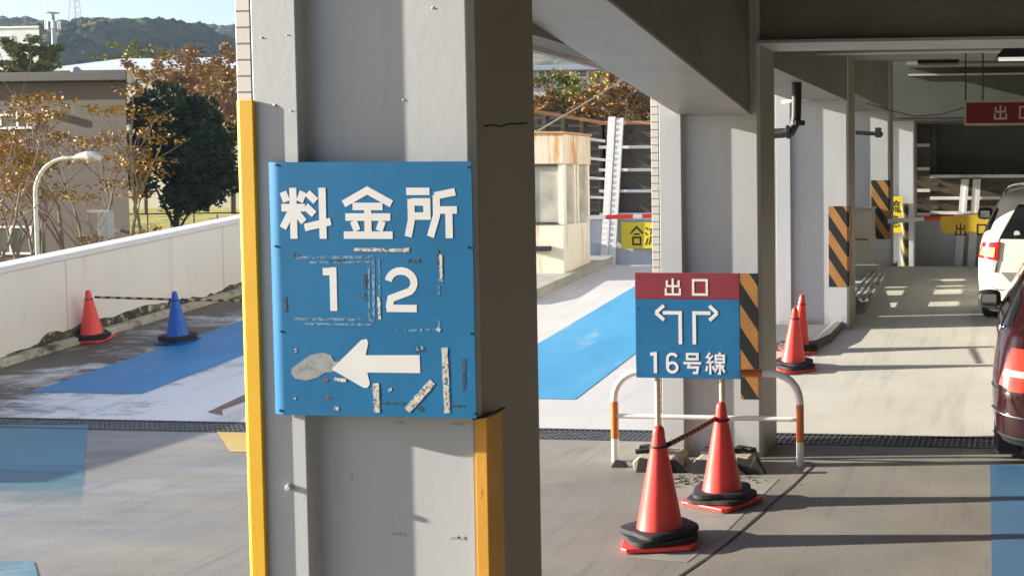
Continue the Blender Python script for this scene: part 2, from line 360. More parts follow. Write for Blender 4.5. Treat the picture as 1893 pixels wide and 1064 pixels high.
# ------------------------------------------------------------------ lettering: strokes in a 100 x 100 box
def arc(cx, cy, rx, ry, a0, a1, n=12):
    return [(cx+rx*math.cos(R(a0+(a1-a0)*i/n)), cy+ry*math.sin(R(a0+(a1-a0)*i/n))) for i in range(n+1)]
G = {
 '料': (13, [[(25, 100), (25, 0)], [(5, 92), (12, 73)], [(46, 92), (38, 73)], [(1, 61), (49, 61)], [(21, 54), (3, 21)], [(31, 52), (46, 33)],
        [(54, 90), (71, 74)], [(50, 64), (67, 48)], [(47, 22), (100, 34)], [(84, 100), (84, 0)]]),
 '金': (13, [[(54, 97), (2, 68)], [(46, 97), (98, 68)], [(20, 63), (80, 63)], [(5, 42), (95, 42)], [(50, 63), (50, 5)], [(21, 34), (28, 15)], [(79, 34), (72, 15)], [(1, 6), (99, 6)]]),
 '所': (13, [[(1, 93), (47, 93)], [(10, 72), (41, 72), (41, 44), (10, 44)], [(10, 78), (10, 36), (3, 3)], [(97, 92), (57, 84)], [(60, 86), (60, 46), (47, 3)], [(60, 56), (100, 56)], [(84, 56), (84, 0)]]),
 '1': (19, [[(50, 100), (50, 0)], [(18, 90), (50, 90)]]),
 '2': (17, [arc(50, 66, 34, 26, 172, 0, 10)+arc(50, 66, 34, 26, -8, -50, 5)+[(22, 30), (18, 14), (18, 8)], [(10, 8), (90, 8)]]),
 '6': (18, [arc(50, 30, 32, 22, 90, 450, 20), [(80, 80)]+arc(50, 70, 32, 22, 40, 180, 8)+[(18, 30)]]),
 '出': (13, [[(50, 100), (50, 5)], [(15, 88), (15, 54), (85, 54), (85, 88)], [(8, 42), (8, 5), (92, 5), (92, 42)]]),
 '口': (13, [[(12, 88), (88, 88), (88, 8), (12, 8), (12, 88)]]),
 '号': (12, [[(22, 95), (78, 95), (78, 71), (22, 71), (22, 95)], [(2, 52), (98, 52)], [(34, 52), (28, 32), (80, 32), (75, 6), (52, 6)]]),
 '線': (9.5, [[(24, 98), (8, 77), (27, 72)], [(38, 85), (10, 53), (42, 57)], [(25, 53), (25, 0)], [(10, 38), (4, 14)], [(38, 38), (44, 20)],
        [(53, 85), (95, 85), (95, 54), (53, 54), (53, 85)], [(53, 70), (95, 70)], [(76, 100), (71, 87)], [(74, 54), (74, 4), (63, 4)], [(50, 40), (65, 40), (48, 12)], [(78, 42), (98, 10)], [(95, 42), (83, 30)]]),
 '合': (12, [[(54, 99), (2, 62)], [(46, 99), (98, 62)], [(27, 58), (73, 58)], [(20, 41), (80, 41), (80, 4), (20, 4), (20, 41)]]),
 '流': (10, [[(6, 94), (23, 82)], [(2, 66), (19, 54)], [(4, 0), (23, 36)], [(65, 100), (65, 84)], [(32, 83), (98, 83)], [(57, 83), (45, 60), (86, 63)], [(77, 76), (92, 54)],
        [(44, 48), (42, 24), (30, 2)], [(63, 48), (63, 4)], [(82, 48), (82, 7), (98, 7), (98, 22)]]),
 '注': (10, [[(6, 94), (23, 82)], [(2, 66), (19, 54)], [(4, 0), (23, 36)], [(58, 100), (69, 86)], [(36, 78), (96, 78)], [(40, 44), (92, 44)], [(32, 5), (100, 5)], [(66, 78), (66, 5)]]),
 '意': (9, [[(50, 100), (50, 90)], [(12, 89), (88, 89)], [(32, 86), (37, 75)], [(68, 86), (62, 75)], [(2, 72), (98, 72)], [(22, 60), (78, 60), (78, 34), (22, 34), (22, 60)], [(22, 47), (78, 47)],
        [(10, 22), (3, 4)], [(28, 24), (28, 5), (70, 5), (74, 15)], [(46, 28), (55, 16)], [(84, 24), (96, 6)]]),
 'left_turn': (13, [[(88, 4), (88, 82), (30, 82)], [(34, 100), (6, 82)], [(34, 64), (6, 82)]]),
 'right_turn': (13, [[(12, 4), (12, 82), (70, 82)], [(66, 100), (94, 82)], [(66, 64), (94, 82)]]),
}
def stroke_poly(pts, w):
    P = [Vector(p) for p in pts]; n = len(P); closed = n > 3 and (P[0]-P[-1]).length < 1e-3
    if closed: P = P[:-1]; n -= 1
    L = []; Rr = []
    for i in range(n):
        a = P[i-1] if (i > 0 or closed) else None; b = P[(i+1) % n] if (i < n-1 or closed) else None
        d1 = (P[i]-a).normalized() if a is not None else None; d2 = (b-P[i]).normalized() if b is not None else None
        d1 = d1 or d2; d2 = d2 or d1
        n1 = Vector((-d1.y, d1.x)); n2 = Vector((-d2.y, d2.x)); m = (n1+n2)
        if m.length < .3: m = n1
        m.normalize(); k = min(1.6, 1/max(.4, m.dot(n1)))
        L.append(P[i]+m*w/2*k); Rr.append(P[i]-m*w/2*k)
    return L, Rr, closed
def write(mb, text, fn, x0, z0, cw, ch, gap, t=.002, mi=0, wk=1.0):
    """fn(a, b, d): plane coordinates (metres) and height above the plane -> 3-d"""
    x = x0; q = 0
    for chh in text:
        wd, strokes = G[chh]
        for st in strokes:
            L, Rr, closed = stroke_poly([(p[0]/100*cw, p[1]/100*ch) for p in st], wd/100*min(cw, ch)*wk)
            n = len(L); d = t+q*.00003; q += 1
            m = n if closed else n-1
            for i in range(m):
                j = (i+1) % n
                quad = [(Rr[i].x+x, Rr[i].y+z0), (Rr[j].x+x, Rr[j].y+z0), (L[j].x+x, L[j].y+z0), (L[i].x+x, L[i].y+z0)]
                mb.prism(quad, fn, 0, d, mi)
        x += cw+gap; mb.mark()
def wall_fn(y):      # a plane facing the camera side (-Y) at depth y
    return lambda a, b, d: (a, y-d, b)

# ================================================================== SETTING
def sheet(name, xs, ys, zfn, mat, lift=0, kind='structure'):
    mb = MB(); vs = [(x, y, zfn(x, y)+lift) for y in ys for x in xs]; n = len(xs)
    fs = [(j*n+i, j*n+i+1, (j+1)*n+i+1, (j+1)*n+i) for j in range(len(ys)-1) for i in range(n-1)]
    mb.add(vs, fs); return tag(mb.build(name, mat), kind=kind)
def lin(a, b, n): return [a+(b-a)*i/n for i in range(n+1)]
GY0, GY1 = 9.0, 9.40                                             # drain trench
mb = MB(); mb.box(-10.9, 10, -5, GY0, -.35, 0); mb.box(-10.9, 10, GY0, GY1, -.35, -.08); tag(mb.build('deck_floor', deck_mat), kind='structure')
mb = MB()
ys = [GY1]+lin(9.9, 17, 15)+[17.2, 18, 19, 20, 21, 22.6, 40]
for a, b in zip(ys[:-1], ys[1:]):
    za, zb = zf(0, max(a, 9.4)), zf(0, b)
    mb.add([(-10.9, a, za), (10, a, za), (10, b, zb), (-10.9, b, zb), (-10.9, a, -.35), (10, a, -.35), (10, b, -.35), (-10.9, b, -.35)],
           [(0, 1, 2, 3), (4, 7, 6, 5), (0, 3, 7, 4), (1, 5, 6, 2), (0, 4, 5, 1)] if a == GY1 else [(0, 1, 2, 3), (4, 7, 6, 5), (0, 3, 7, 4), (1, 5, 6, 2)])
tag(mb.build('ramp_floor', ramp_mat), kind='structure')
def strip(x0, x1, y0, y1, mat, name='lane_marking', skew=0):
    mb = MB(); ys = [y0]+[y for y in (9.4, 10.5, 11.5, 12.5, 13.5, 14.5, 15.5, 16.5, 17.2) if y0 < y < y1]+[y1]
    for a, b in zip(ys[:-1], ys[1:]):
        mb.add([(x0, a, zf(0, a)+.004), (x1, a, zf(0, a)+.004), (x1, b, zf(0, b)+.004), (x0, b, zf(0, b)+.004)], [(0, 1, 2, 3)])
    return tag(mb.build(name, mat), kind='structure')
strip(-9.22, -8.1, 10.17, 17.0, blue_strip)
strip(-5.16, -3.96, 10.23, 17.0, strip_paint('blue_lane_paint_mid', (.045, .27, .52), (.075, .35, .60), (.52, .58, .62), .57, streak=True))
def patch(pts, mat, name='lane_marking', lift=.004):
    mb = MB(); vs = [fl(*p) for p in pts]
    mb.add([(v.x, v.y, zf(v.x, v.y)+lift) for v in vs], [tuple(range(len(vs)))]); return tag(mb.build(name, mat), kind='structure')
patch([(146, 960), (-260, 955), (-260, 786), (163, 786)], teal_worn)
patch([(80, 1100), (-200, 1100), (-200, 1040), (62, 1038)], strip_paint('faded_teal_paint', (.075, .18, .24), (.11, .22, .29), (.33, .36, .38), .50))
patch([(1834, 1080), (2300, 1080), (2130, 862), (1830, 860)], right_blue)
patch([(425, 836), (400, 797), (455, 800), (462, 836)], yellow_worn)
patch([(412, 768), (384, 762), (455, 728), (455, 742), (410, 758)], brown_line)
# expansion joint in the near deck and hairline cracks
def line_on_floor(pts, w, mat, name):
    mb = MB(); P = [fl(*p) for p in pts]
    for i in range(len(P)-1):
        d = (P[i+1]-P[i]).normalized(); n = Vector((-d.y, d.x, 0))*w/2*random.uniform(.6, 1.2)
        vs = [P[i]-n, P[i+1]-n, P[i+1]+n, P[i]+n]
        mb.add([(v.x, v.y, zf(v.x, v.y)+.003) for v in vs], [(3, 2, 1, 0)])
    return tag(mb.build(name, mat), kind='structure')
joint_mat = plain('joint_tar', (.035, .033, .03), .8, .3, 20, 0)
line_on_floor([(1505, 860), (1490, 874), (1466, 898), (1440, 920), (1412, 946), (1378, 975), (1345, 1004), (1300, 1036), (1250, 1070), (1190, 1110)], .022, joint_mat, 'deck_joint')
# patch of paler concrete under the guard rail and cones
patch([(1150, 1030), (1180, 980), (1215, 925), (1250, 885), (1440, 885), (1400, 925), (1340, 985), (1270, 1040)], plain('pale_repair', (.33, .315, .28), .8, .22, 3, .4, 60, dirt=(.2, .19, .17), dirt_at=.55), 'floor_repair', .002)
# terrain far below and all around, to the horizon
def terr(x, y):
    if y > 24 and -200 < x < -2: return -4.6+min(1, max(0, (y-26)/24))*5.2
    return -4.6
grass = plain('grass_field', (.42, .37, .07), .9, .35, .8, .6, 12, dirt=(.12, .13, .03), dirt_at=.5, dscale=1.2)
sheet('ground', [-3000, -800, -300, -200, -199, -120, -60, -40, -30, -26, -22, -18, -14, -8, -2, 20, 60, 300, 3000], [-600, -100, -10, 0, 10, 20, 26, 30, 36, 42, 48, 56, 70, 120, 300, 900, 3000], terr, grass)

# ---- drain grate across the deck
gt = thing('drain_grate', 'black steel trench grate running across the deck at the foot of the ramps', 'drain grate', (-4, 9.2, 0))
mb = MB()
for y in (GY0+.006, GY1-.03): mb.box(-10.2, 8, y, y+.024, -.05, .004)
mb.build('frame', dark_steel, gt)
mb = MB(); x = -10.2
while x < 3:
    mb.box(x, x+.008, GY0+.032, GY1-.032, -.04, .001); x += .045
for y in lin(GY0+.09, GY1-.09, 4): mb.box(-10.2, 3, y-.007, y+.007, -.035, -.0005)
mb.build('grating', plain('galvanised_bar', (.24, .25, .26), .45, .3, 12, .1, metal=.6), gt)
mb = MB(); mb.box(-10.2, 8, GY0+.001, GY1-.001, -.079, -.07); mb.build('trench', black_metal, gt)

# ---- columns
CY = [3.9, 8.5, 13.05, 17.25, 21.4]; XL, XR, XT = -2.70, -1.89, -2.76
ctop = [4.2, 3.9, 4.2, 4.4, 4.6]
clabels = ['grey concrete column in the foreground carrying the large blue fee sign', 'grey column behind the red and blue exit sign board',
           'grey column behind the two far orange cones on the right', 'grey column beside the beige cabinet and yellow barrier arm', 'farthest grey column, at the foot of the dark louvred fence']
cols = []
for i, Y in enumerate(CY):
    z0 = zf(0, Y)-.05
    xl, xr, xt = XL, XR, XT
    if i == 1: xl, xr, xt = at(1221, 500, Y).x, at(1407, 500, Y+.055).x, at(1206, 500, Y).x
    if i == 0: xl, xr, xt = at(476, 500, Y).x, at(881, 500, Y+.055).x, at(446.5, 500, Y).x
    c = thing('concrete_column', clabels[i], 'column', (xl, Y, z0), 0, 'columns between the lanes')
    mb = MB()
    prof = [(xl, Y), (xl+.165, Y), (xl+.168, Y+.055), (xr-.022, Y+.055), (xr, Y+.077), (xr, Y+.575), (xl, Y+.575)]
    mb.prism(prof, lambda a, b, d: (a, b, d), z0, ctop[i]); mb.m[6] = 1; mb.m[7] = 1; mb.build('shaft', [paint_grey, side_shade_paint], c, .004)
    mb = MB(); mb.box(xt, xl-.004, Y+.003, Y+.575, z0, ctop[i]+.3); mb.build('tile_cladding', tile_mat, c, .003)
    cols.append(c)
Y = CY[0]; c = cols[0]
zt = at(455, 185, Y-.016).z
mb = MB(); xa = at(442, 500, Y-.016).x; xb = at(477, 500, Y-.012).x
prof = [(xa, Y+.10), (xa, Y-.004), (xa+.018, Y-.016), (xa+.068, Y-.016), (xb, Y-.010), (xb, Y-.001), (xa+.012, Y-.003), (xa+.012, Y+.10)]
mb.prism(prof, lambda a, b, d: (a, b, d), 0, zt)
o = mb.build('corner_guard', guard_yellow, c, .003); o['label'] = 'bright yellow guard on the outer tiled corner'
xe = at(881, 500, Y+.055).x
mb = MB(); zt2 = at(890, 776, Y).z
prof = [(xe-.012, Y+.053), (xe-.012, Y+.044), (xe+.030, Y+.044), (xe+.036, Y+.050), (xe+.036, Y+.16), (xe+.003, Y+.16), (xe+.003, Y+.058), (xe-.001, Y+.053)]
mb.prism([(p[0], p[1]-.0) for p in prof], lambda a, b, d: (a, b, d), 0, zt2)
o = mb.build('corner_guard', guard_worn, c, .002); o['label'] = 'worn orange yellow guard on the inner corner below the sign'
# small marks on the foreground column: bolt, dents, old labels, crack, ledges
p = at(536, 899, Y)
mb = MB(); mb.tube([(p.x, Y+.001, p.z), (p.x, Y-.016, p.z)], [.012, .010], 12); mb.build('bolt', paint_grey, c, .002, True, auto=40)
crk = plain('crack_dark', (.03, .028, .024), .8, .3, 10, 0)
mb = MB()
pts = [(895, 233), (915, 231), (925, 234), (940, 229), (955, 229), (975, 227)]
for a, b in zip(pts[:-1], pts[1:]):
    A = [Vector((xe+.0008, 0, 0)) for _ in range(2)]
    def side(px, py):
        d = ray(px, py); k = (xe+.0008)/d.x; return Vector((xe+.0008, d.y*k, CAMH+d.z*k))
    A, B = side(*a), side(*b); mb.add([A-Vector((0, 0, .004)), B-Vector((0, 0, .003)), B+Vector((0, 0, .003)), A+Vector((0, 0, .004))], [(0, 1, 2, 3)])
mb.build('crack', crk, c)
mb = MB()
for (px, py, ww, hh) in ((738, 781, 20, 5), (845, 784, 26, 5), (735, 987, 30, 6), (840, 993, 22, 6), (852, 994, 14, 7)):
    q = at(px, py, Y+.05); mb.box(q.x-ww/1100, q.x+ww/1100, Y+.0535, Y+.0558, q.z-hh/1100, q.z+hh/1100)
mb.build('label_scrap', plain('label_scraps', (.5, .49, .45), .7, .3, 60, 0), c, .001)
mb = MB()
def dent(px, py, r, yy):
    q = at(px, py, yy); mb.tube([(q.x, yy+.001, q.z), (q.x, yy-.0025, q.z)], [r, r*.5], 9)
for a in ((484, 70, .005, Y), (531, 65, .004, Y), (508, 196, .010, Y), (538, 205, .004, Y), (746, 185, .006, Y+.055), (800, 15, .006, Y+.055), (648, 883, .012, Y+.055), (685, 905, .004, Y+.055)): dent(*a)
mb.build('paint_lump', paint_grey, c, .001, True)
# hazard stickers
for i, (pl, pt, pb) in ((1, (1367, 505, 737)), (2, (1532, 381, 530)), (3, (1611, 333, 442))):
    Y = CY[i]; x0 = at(pl, 500, Y+.05).x; zt_, zb_ = at(pl, pt, Y+.05).z, at(pl, pb, Y+.05).z
    mb = MB(); mb.box(x0, XR-.021, Y+.052, Y+.0555, zb_, zt_); mb.box(XR-.001, XR+.0025, Y+.076, Y+.30, zb_, zt_)
    mb.add([(XR-.021, Y+.052, zb_), (XR+.0025, Y+.0758, zb_), (XR+.0025, Y+.0758, zt_), (XR-.021, Y+.052, zt_)], [(0, 1, 2, 3)])
    mb.build('hazard_sticker', hazard, cols[i])
# side of third column: beige band near the lower half is bare paint; small knocks
for i in (1, 2):
    mb = MB(); Y = CY[i]
    for _ in range(10):
        xx = random.uniform(XL+.2, XR-.1); zz = random.uniform(.6, 2.0)
        mb.tube([(xx, Y+.056, zz), (xx, Y+.0535, zz)], [.006, .003], 7)
    mb.build('paint_lump', concrete, cols[i])

# ---- roof over the lanes
zb = [at(1500, 79, CY[1]).z, at(1500, 104, CY[2]).z, at(1560, 108, CY[3]).z, 3.95]
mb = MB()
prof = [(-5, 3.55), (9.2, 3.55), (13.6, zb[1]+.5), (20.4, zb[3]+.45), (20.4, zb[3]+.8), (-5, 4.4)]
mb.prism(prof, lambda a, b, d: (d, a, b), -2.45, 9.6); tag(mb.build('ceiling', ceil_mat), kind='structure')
bl = ['dark painted cross beam over the exit sign column, nearest', 'second cross beam under the ceiling, above the third column', 'third cross beam under the ceiling, deeper in the deck', 'last cross beam under the ceiling, at the far roof edge']
for i in range(4):
    Y = CY[i+1] if i < 3 else 19.9
    bt = thing('cross_beam', bl[i], 'beam', (3, Y, zb[i]), 0, 'cross beams under the ceiling')
    mb = MB(); x0 = XR+.002
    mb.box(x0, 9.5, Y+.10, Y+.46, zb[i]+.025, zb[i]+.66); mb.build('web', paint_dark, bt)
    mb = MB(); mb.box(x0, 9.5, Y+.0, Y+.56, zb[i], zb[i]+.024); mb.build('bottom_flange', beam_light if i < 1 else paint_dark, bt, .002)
# first bay: dark cross beam above the camera is outside the view; longitudinal haunched beam between the columns
lb = thing('haunched_beam', 'grey sloping haunched beam running from the top left down to the second column', 'beam', (-2.2, 7, 2.6))
bx0, bx1 = at(1258, 207, CY[1]).x, at(1384, 206, CY[1]).x
zs = at(1300, 207, CY[1]).z
yh = 5.9; zh = at(1130, 0, yh*1.0).z
d = ray(1130, 0); yh = bx1/(d.x/d.y); zh = CAMH+d.z/d.y*yh
sl_ = (zs-zh)/(CY[1]-yh)
mb = MB(); y0 = 4.45; z0 = zs+sl_*(y0-CY[1])
prof = [(y0, z0), (CY[1]+.05, zs), (CY[1]+.05, 4.0), (y0, 4.0)]
mb.prism(prof, lambda a, b, d: (d, a, b), bx0, bx1-.004); mb.build('web', paint_dark, lb)
mb = MB(); prof = [(y0, z0-.02), (CY[1]+.05, zs-.02), (CY[1]+.05, zs-.001), (y0, z0-.001)]
mb.prism(prof, lambda a, b, d: (d, a, b), bx0-.03, bx1); mb.build('soffit_plate', beam_light, lb, .002)
# facade spandrel on the outside of the column row
fx, fz = -2.72, at(1050, 122, 7.6).z
d = ray(1105, 128); ze = CAMH+d.z/d.y*(XT/(d.x/d.y))
ft = thing('facade_spandrel', 'tiled facade spandrel above the gap between the two front columns', 'spandrel', (XT, 6.4, ze))
mb = MB(); mb.box(XT, XT+.06, CY[0]+.58, CY[1]-.015, ze, 5.2); mb.build('tile_cladding', tile_mat, ft)
mb = MB(); mb.box(XT+.062, bx0-.035, CY[0]+.57, CY[1]+.05, ze+.02, 3.5); mb.build('backing', paint_dark, ft)
for k, (ya, yb, i, lab) in enumerate(((CY[1]+.56, CY[2]+.05, 2, 'dark longitudinal beam between the second and third columns'), (CY[2]+.56, CY[3]+.05, 3, 'dark longitudinal beam between the third and fourth columns'))):
    zz = at(1520, 186, CY[2]).z if i == 2 else at(1600, 205, CY[3]).z
    mb = MB(); mb.box(-2.5, XR-.01, ya+.002, yb, zz, 4.3); o = mb.build('longitudinal_beam', paint_dark); tag(o, lab, 'beam', 'longitudinal beams over the column row')
    mb = MB(); mb.box(XT, XT+.06, ya+.02, yb-.08, zz+.12, 5.4); o = mb.build('facade_spandrel', tile_mat); tag(o, 'tiled facade spandrel outside the '+('second and third columns' if i == 2 else 'third and fourth columns'), 'spandrel')
# added wall blocking sky light on the right and a dark girder at the far end
mb = MB(); mb.box(9.6, 9.8, -5, 22, -.3, 4.6); tag(mb.build('side_sky_blocker', plain('dark_blocker', (.10, .095, .085), .8, .2, 2, .2)), 'unseen dark wall added on the right to block sky light', 'wall')  # dark tone keeps bounce light off the column sides
gy = 20.46; g0 = at(1750, 216, gy).z; g1 = at(1750, 140, gy).z
gd = thing('edge_girder', 'dark greenish girder at the far roof edge above the louvred fence', 'girder', (3, gy, g0))
mb = MB(); mb.box(-2.8, 9.6, gy, gy+.3, g0, 5.2); mb.build('web', plain('girder_paint', (.075, .08, .07), .6, .15, 2, .1), gd)
mb = MB(); mb.box(-1.9, 9.6, gy-.06, gy-.002, g1, g1+.03); mb.build('ledge', beam_light, gd)

mb = MB(); mb.box(-2.7, 9.8, gy+.305, 34, g0-.02, g0+.3); mb.box(-2.7, -2.55, 22.0, 34, 2.35, g0-.025); tag(mb.build('covered_passage_roof', ceil_mat), 'dark covered passage roof beyond the far girder', 'roof')
mb = MB(); mb.box(-1.6, 9.8, 23.4, 23.6, -.2, g0-.03); mb.box(-1.75, -1.602, 22.95, 23.6, -.2, g0-.03); tag(mb.build('passage_wall', ceil_mat), 'dark wall at the back of the covered passage behind the fence', 'wall')
mb = MB(); mb.box(-9, 9.8, -8.3, -8, -.3, 6); tag(mb.build('rear_sky_blocker', bpy.data.materials['dark_blocker']), 'unseen wall added behind the viewer to block low sky light', 'wall')  # unseen wall added to cut low sky light on the column fronts
# ---- first sign: blue toll-office sign on the foreground column
Y = CY[0]; ys_ = Y-.012
sx0, sx1 = at(501, 500, ys_-.004).x, at(875, 500, ys_-.022).x
sz1, sz0 = at(690, 299, ys_-.02).z, at(690, 769, ys_-.02).z
SW, SH = sx1-sx0, sz1-sz0
sg = thing('fee_sign', 'large blue fee office sign with worn white lettering on the foreground column', 'sign', (sx0, ys_, sz0))
mb = MB(); nb = 10                         # sheet whose left edge curls back to the column
prev = None; prof = []
for i in range(nb+1):
    u = i/nb*.05; prof.append((u, .021*(1-u/.05)**2))
prof.append((SW, 0))
outl = [(sx0+u, ys_-.022+v) for u, v in prof]
ring = outl+[(a, b+.004) for a, b in reversed(outl)]
mb.prism(ring, lambda a, b, d: (a, b, d), sz0, sz1); mb.build('panel', sign1_blue, sg, 0)
mb = MB(); mb.box(sx1-.16, sx1-.13, ys_-.017, ys_+.066, sz0+.03, sz1-.03); mb.build('mounting_rail', sign_dk, sg)
SY = ys_-.0222
ragged(tape_white, 80, .43, .49, .03); ragged(tape_blue, 60, .42, .55, 0, .75); ragged(dark_patch, 70, .42, .52, 0, .85); ragged(smudge, 28, .30, .48, .25, .95); ragged(rust_spot, 80, .42, .52)
def sp(px, py):                            # sign pixel -> plane coordinates
    q = at(px, py, SY); return q.x, q.z
def sbox(px0, py0, px1, py1): a = sp(px0, py1); b = sp(px1, py0); return a[0], a[1], b[0]-a[0], b[1]-a[1]
mb = MB(); F_ = wall_fn(SY)
for ch, bx in (('料', (521, 347, 610, 441)), ('金', (635, 347, 725, 440)), ('所', (752, 347, 844, 440))):
    x0, z0, cw, chh = sbox(*bx); write(mb, ch, F_, x0, z0, cw, chh, 0, .0005, wk=1.14)
x0, z0, cw, chh = sbox(588, 494, 648, 574); write(mb, '1', F_, x0, z0, cw*.95, chh, 0, .0005, wk=1.15)
x0, z0, cw, chh = sbox(708, 494, 776, 576); write(mb, '2', F_, x0, z0, cw, chh, 0, .0005, wk=1.1)
mb.build_each('character', letter_white, sg)
mb = MB()
ar = [(613, 682), (668, 628), (678, 626), (681, 633), (676, 656), (776, 656), (777, 689), (679, 688), (684, 708), (680, 716), (672, 716)]
mb.prism([sp(*p) for p in reversed(ar)], F_, 0, .0006); mb.build('arrow', letter_white, sg)
mb = MB()
bl_ = [(538, 690), (540, 680), (556, 668), (575, 655), (596, 651), (612, 656), (618, 668), (640, 668), (650, 660), (655, 672), (630, 686), (600, 688), (588, 697), (566, 703), (546, 699)]
mb.prism([sp(*p) for p in reversed(bl_)], F_, 0, .0005); mb.build('smudge', smudge, sg)
def rough_strip(mb, a, b, w, t=.001, n=10, gaps=0):
    A, B = Vector((*a, 0)), Vector((*b, 0)); d = (B-A); L = d.length; nn = Vector((-d.y, d.x, 0)).normalized()
    w = w/376*SW
    for i in range(n):
        if random.random() < gaps: mb.mark(); continue
        p0, p1 = sp(*(A+d*i/n).xy), sp(*(A+d*(i+1)/n).xy)
        q = Vector((-(p1[1]-p0[1]), p1[0]-p0[0])).normalized()
        wa, wb = [w*random.uniform(.44, .54) for _ in range(2)]
        mb.prism([(p0[0]-q.x*wa, p0[1]-q.y*wa), (p1[0]-q.x*wb, p1[1]-q.y*wb), (p1[0]+q.x*wb, p1[1]+q.y*wb), (p0[0]+q.x*wa, p0[1]+q.y*wa)], F_, 0, t*.5+random.random()*.0002)
    mb.mark()
mb = MB()
for a, b, w_, n in (((822, 642), (827, 763), 11, 9), ((695, 708), (697, 762), 11, 5), ((800, 705), (753, 758), 13, 6), ((655, 461), (755, 463), 6, 10)): rough_strip(mb, a, b, w_, .0022, n)
mb.build_each('peeled_tape', tape_white, sg)
mb = MB()
for a, b, w_, g in (((545, 476), (690, 475), 5, .05), ((572, 485), (690, 484), 4, .1), ((690, 476), (691, 600), 5, 0), ((682, 492), (683, 590), 4, 0), ((534, 589), (692, 591), 5, .05), ((562, 598), (694, 600), 4, .05),
                    ((730, 611), (812, 609), 4, .35), ((811, 465), (812, 610), 4, .35), ((700, 470), (702, 545), 4, .3)): rough_strip(mb, a, b, w_, .0008, 16, g)
mb.build_each('tape_ghost', tape_blue, sg)
mb = MB()
for a, b, w_ in (((857, 652), (858, 722), 6), ((809, 462), (809, 494), 5), ((675, 506), (673, 555), 6), ((526, 548), (528, 576), 6), ((750, 481), (776, 482), 7), ((705, 744), (748, 746), 4), ((772, 752), (782, 757), 8), ((835, 749), (858, 750), 4), ((605, 482), (638, 481), 4), ((765, 650), (785, 646), 4), ((543, 470), (552, 474), 8)): rough_strip(mb, a, b, w_, .0011, 7, .1)
mb.build_each('residue', dark_patch, sg)
mb = MB()
for a, b, w_ in (((597, 702), (606, 703), 5), ((604, 734), (614, 735), 5)): rough_strip(mb, a, b, w_, .0012, 3)
mb.build_each('rust_mark', rust_spot, sg)
mb = MB()
for a, b, w_ in (((546, 644), (548, 653), 5), ((618, 700), (640, 703), 6), ((718, 722), (724, 718), 5), ((618, 753), (626, 755), 6), ((544, 735), (547, 737), 4), ((808, 607), (814, 611), 6), ((770, 645), (782, 642), 6), ((815, 470), (816, 520), 5), ((700, 545), (702, 590), 5), ((745, 463), (757, 461), 7)): rough_strip(mb, a, b, w_, .0014, 4, .1)
mb.build_each('chipped_paint', tape_white, sg)
mb = MB()
for px, py in ((503, 305), (868, 309), (502, 455), (868, 457), (512, 612), (873, 616), (510, 758), (880, 764)):
    q = sp(px, py); dx_ = .016 if px < 600 else -.004; mb = MB(); mb.tube([(q[0]+dx_, SY+.012, q[1]), (q[0]+dx_, SY-.002, q[1])], .0042, 8); mb.build('screw', black_metal, sg)
mb = MB(); mb.tube([(sx1-.02, SY+.012, sz0-.004), (sx1+.01, SY+.04, sz0-.002), (sx1+.028, SY+.16, sz0+.006)], .005, 6); mb.build('bracket', black_metal, sg)

# ---- guard rail with the exit sign in front of the second column
Yr = 8.30
A = fl(1140, 850); B = fl(1478, 862); Yr = (A.y+B.y)/2
rx0, rx1 = A.x, B.x; rt = at(1300, 688, Yr).z; rad = .2
gr = thing('guard_rail', 'white tubular guard rail with orange reflective bands in front of the second column', 'guard rail', ((rx0+rx1)/2, Yr, 0))
path = [(rx0, Yr, 0), (rx0, Yr, .17), (rx0, Yr, .44), (rx0, Yr, rt-rad)]
path += [(rx0+rad-rad*math.cos(R(a)), Yr, rt-rad+rad*math.sin(R(a))) for a in range(15, 91, 15)]
n1 = len(path)
xo0, xo1 = at(1368, 688, Yr).x, at(1410, 688, Yr).x
path += [(xo0, Yr, rt), (xo1, Yr, rt)]
path += [(rx1-rad+rad*math.sin(R(a)), Yr, rt-rad+rad*math.cos(R(a))) for a in range(0, 91, 15)]
path += [(rx1, Yr, .44), (rx1, Yr, .17), (rx1, Yr, 0)]
mb = MB(); mb.tube(path, .027, 14); mb.build('hoop', rail_white, gr, 0, True, auto=50)
for (p0, p1) in (((rx0, Yr, .17), (rx0, Yr, .44)), ((rx1, Yr, .17), (rx1, Yr, .44)), ((xo0, Yr, rt), (xo1, Yr, rt))):
    mb = MB(); mb.tube([p0, p1], .0282, 14, caps=False); mb.build('reflective_band', band_orange, gr, 0, True)
mb = MB(); zm = at(1300, 771, Yr).z; mb.tube([(rx0, Yr, zm), (rx1, Yr, zm)], .018, 10); mb.build('middle_rail', rail_white, gr, 0, True, auto=50)
Ye = Yr-.13
ex0, ex1 = at(1176, 600, Ye).x, at(1369, 600, Ye).x; ez1, ez0 = at(1270, 504, Ye).z, at(1270, 698, Ye).z
EW, EH = ex1-ex0, ez1-ez0
es = thing('exit_sign', 'square maroon and blue exit sign board with two turn arrows on rusty posts', 'sign', ((ex0+ex1)/2, Ye, 0))
zsplit = ez1-EH*.25
mb = MB(); mb.box(ex0, ex1, Ye-.018, Ye-.001, ez0, zsplit); mb.build('panel', sign2_blue, es, .003)
mb = MB(); mb.box(ex0, ex1, Ye-.0185, Ye-.001, zsplit+.001, ez1); o = mb.build('panel', sign2_red, es, .003); o['label'] = 'maroon upper band reading exit'
F2 = wall_fn(Ye-.0187)
def eb(px0, py0, px1, py1):
    return ex0+(px0-1176)/193*EW, ez1-(py1-504)/194*EH, (px1-px0)/193*EW, (py1-py0)/194*EH
mb = MB()
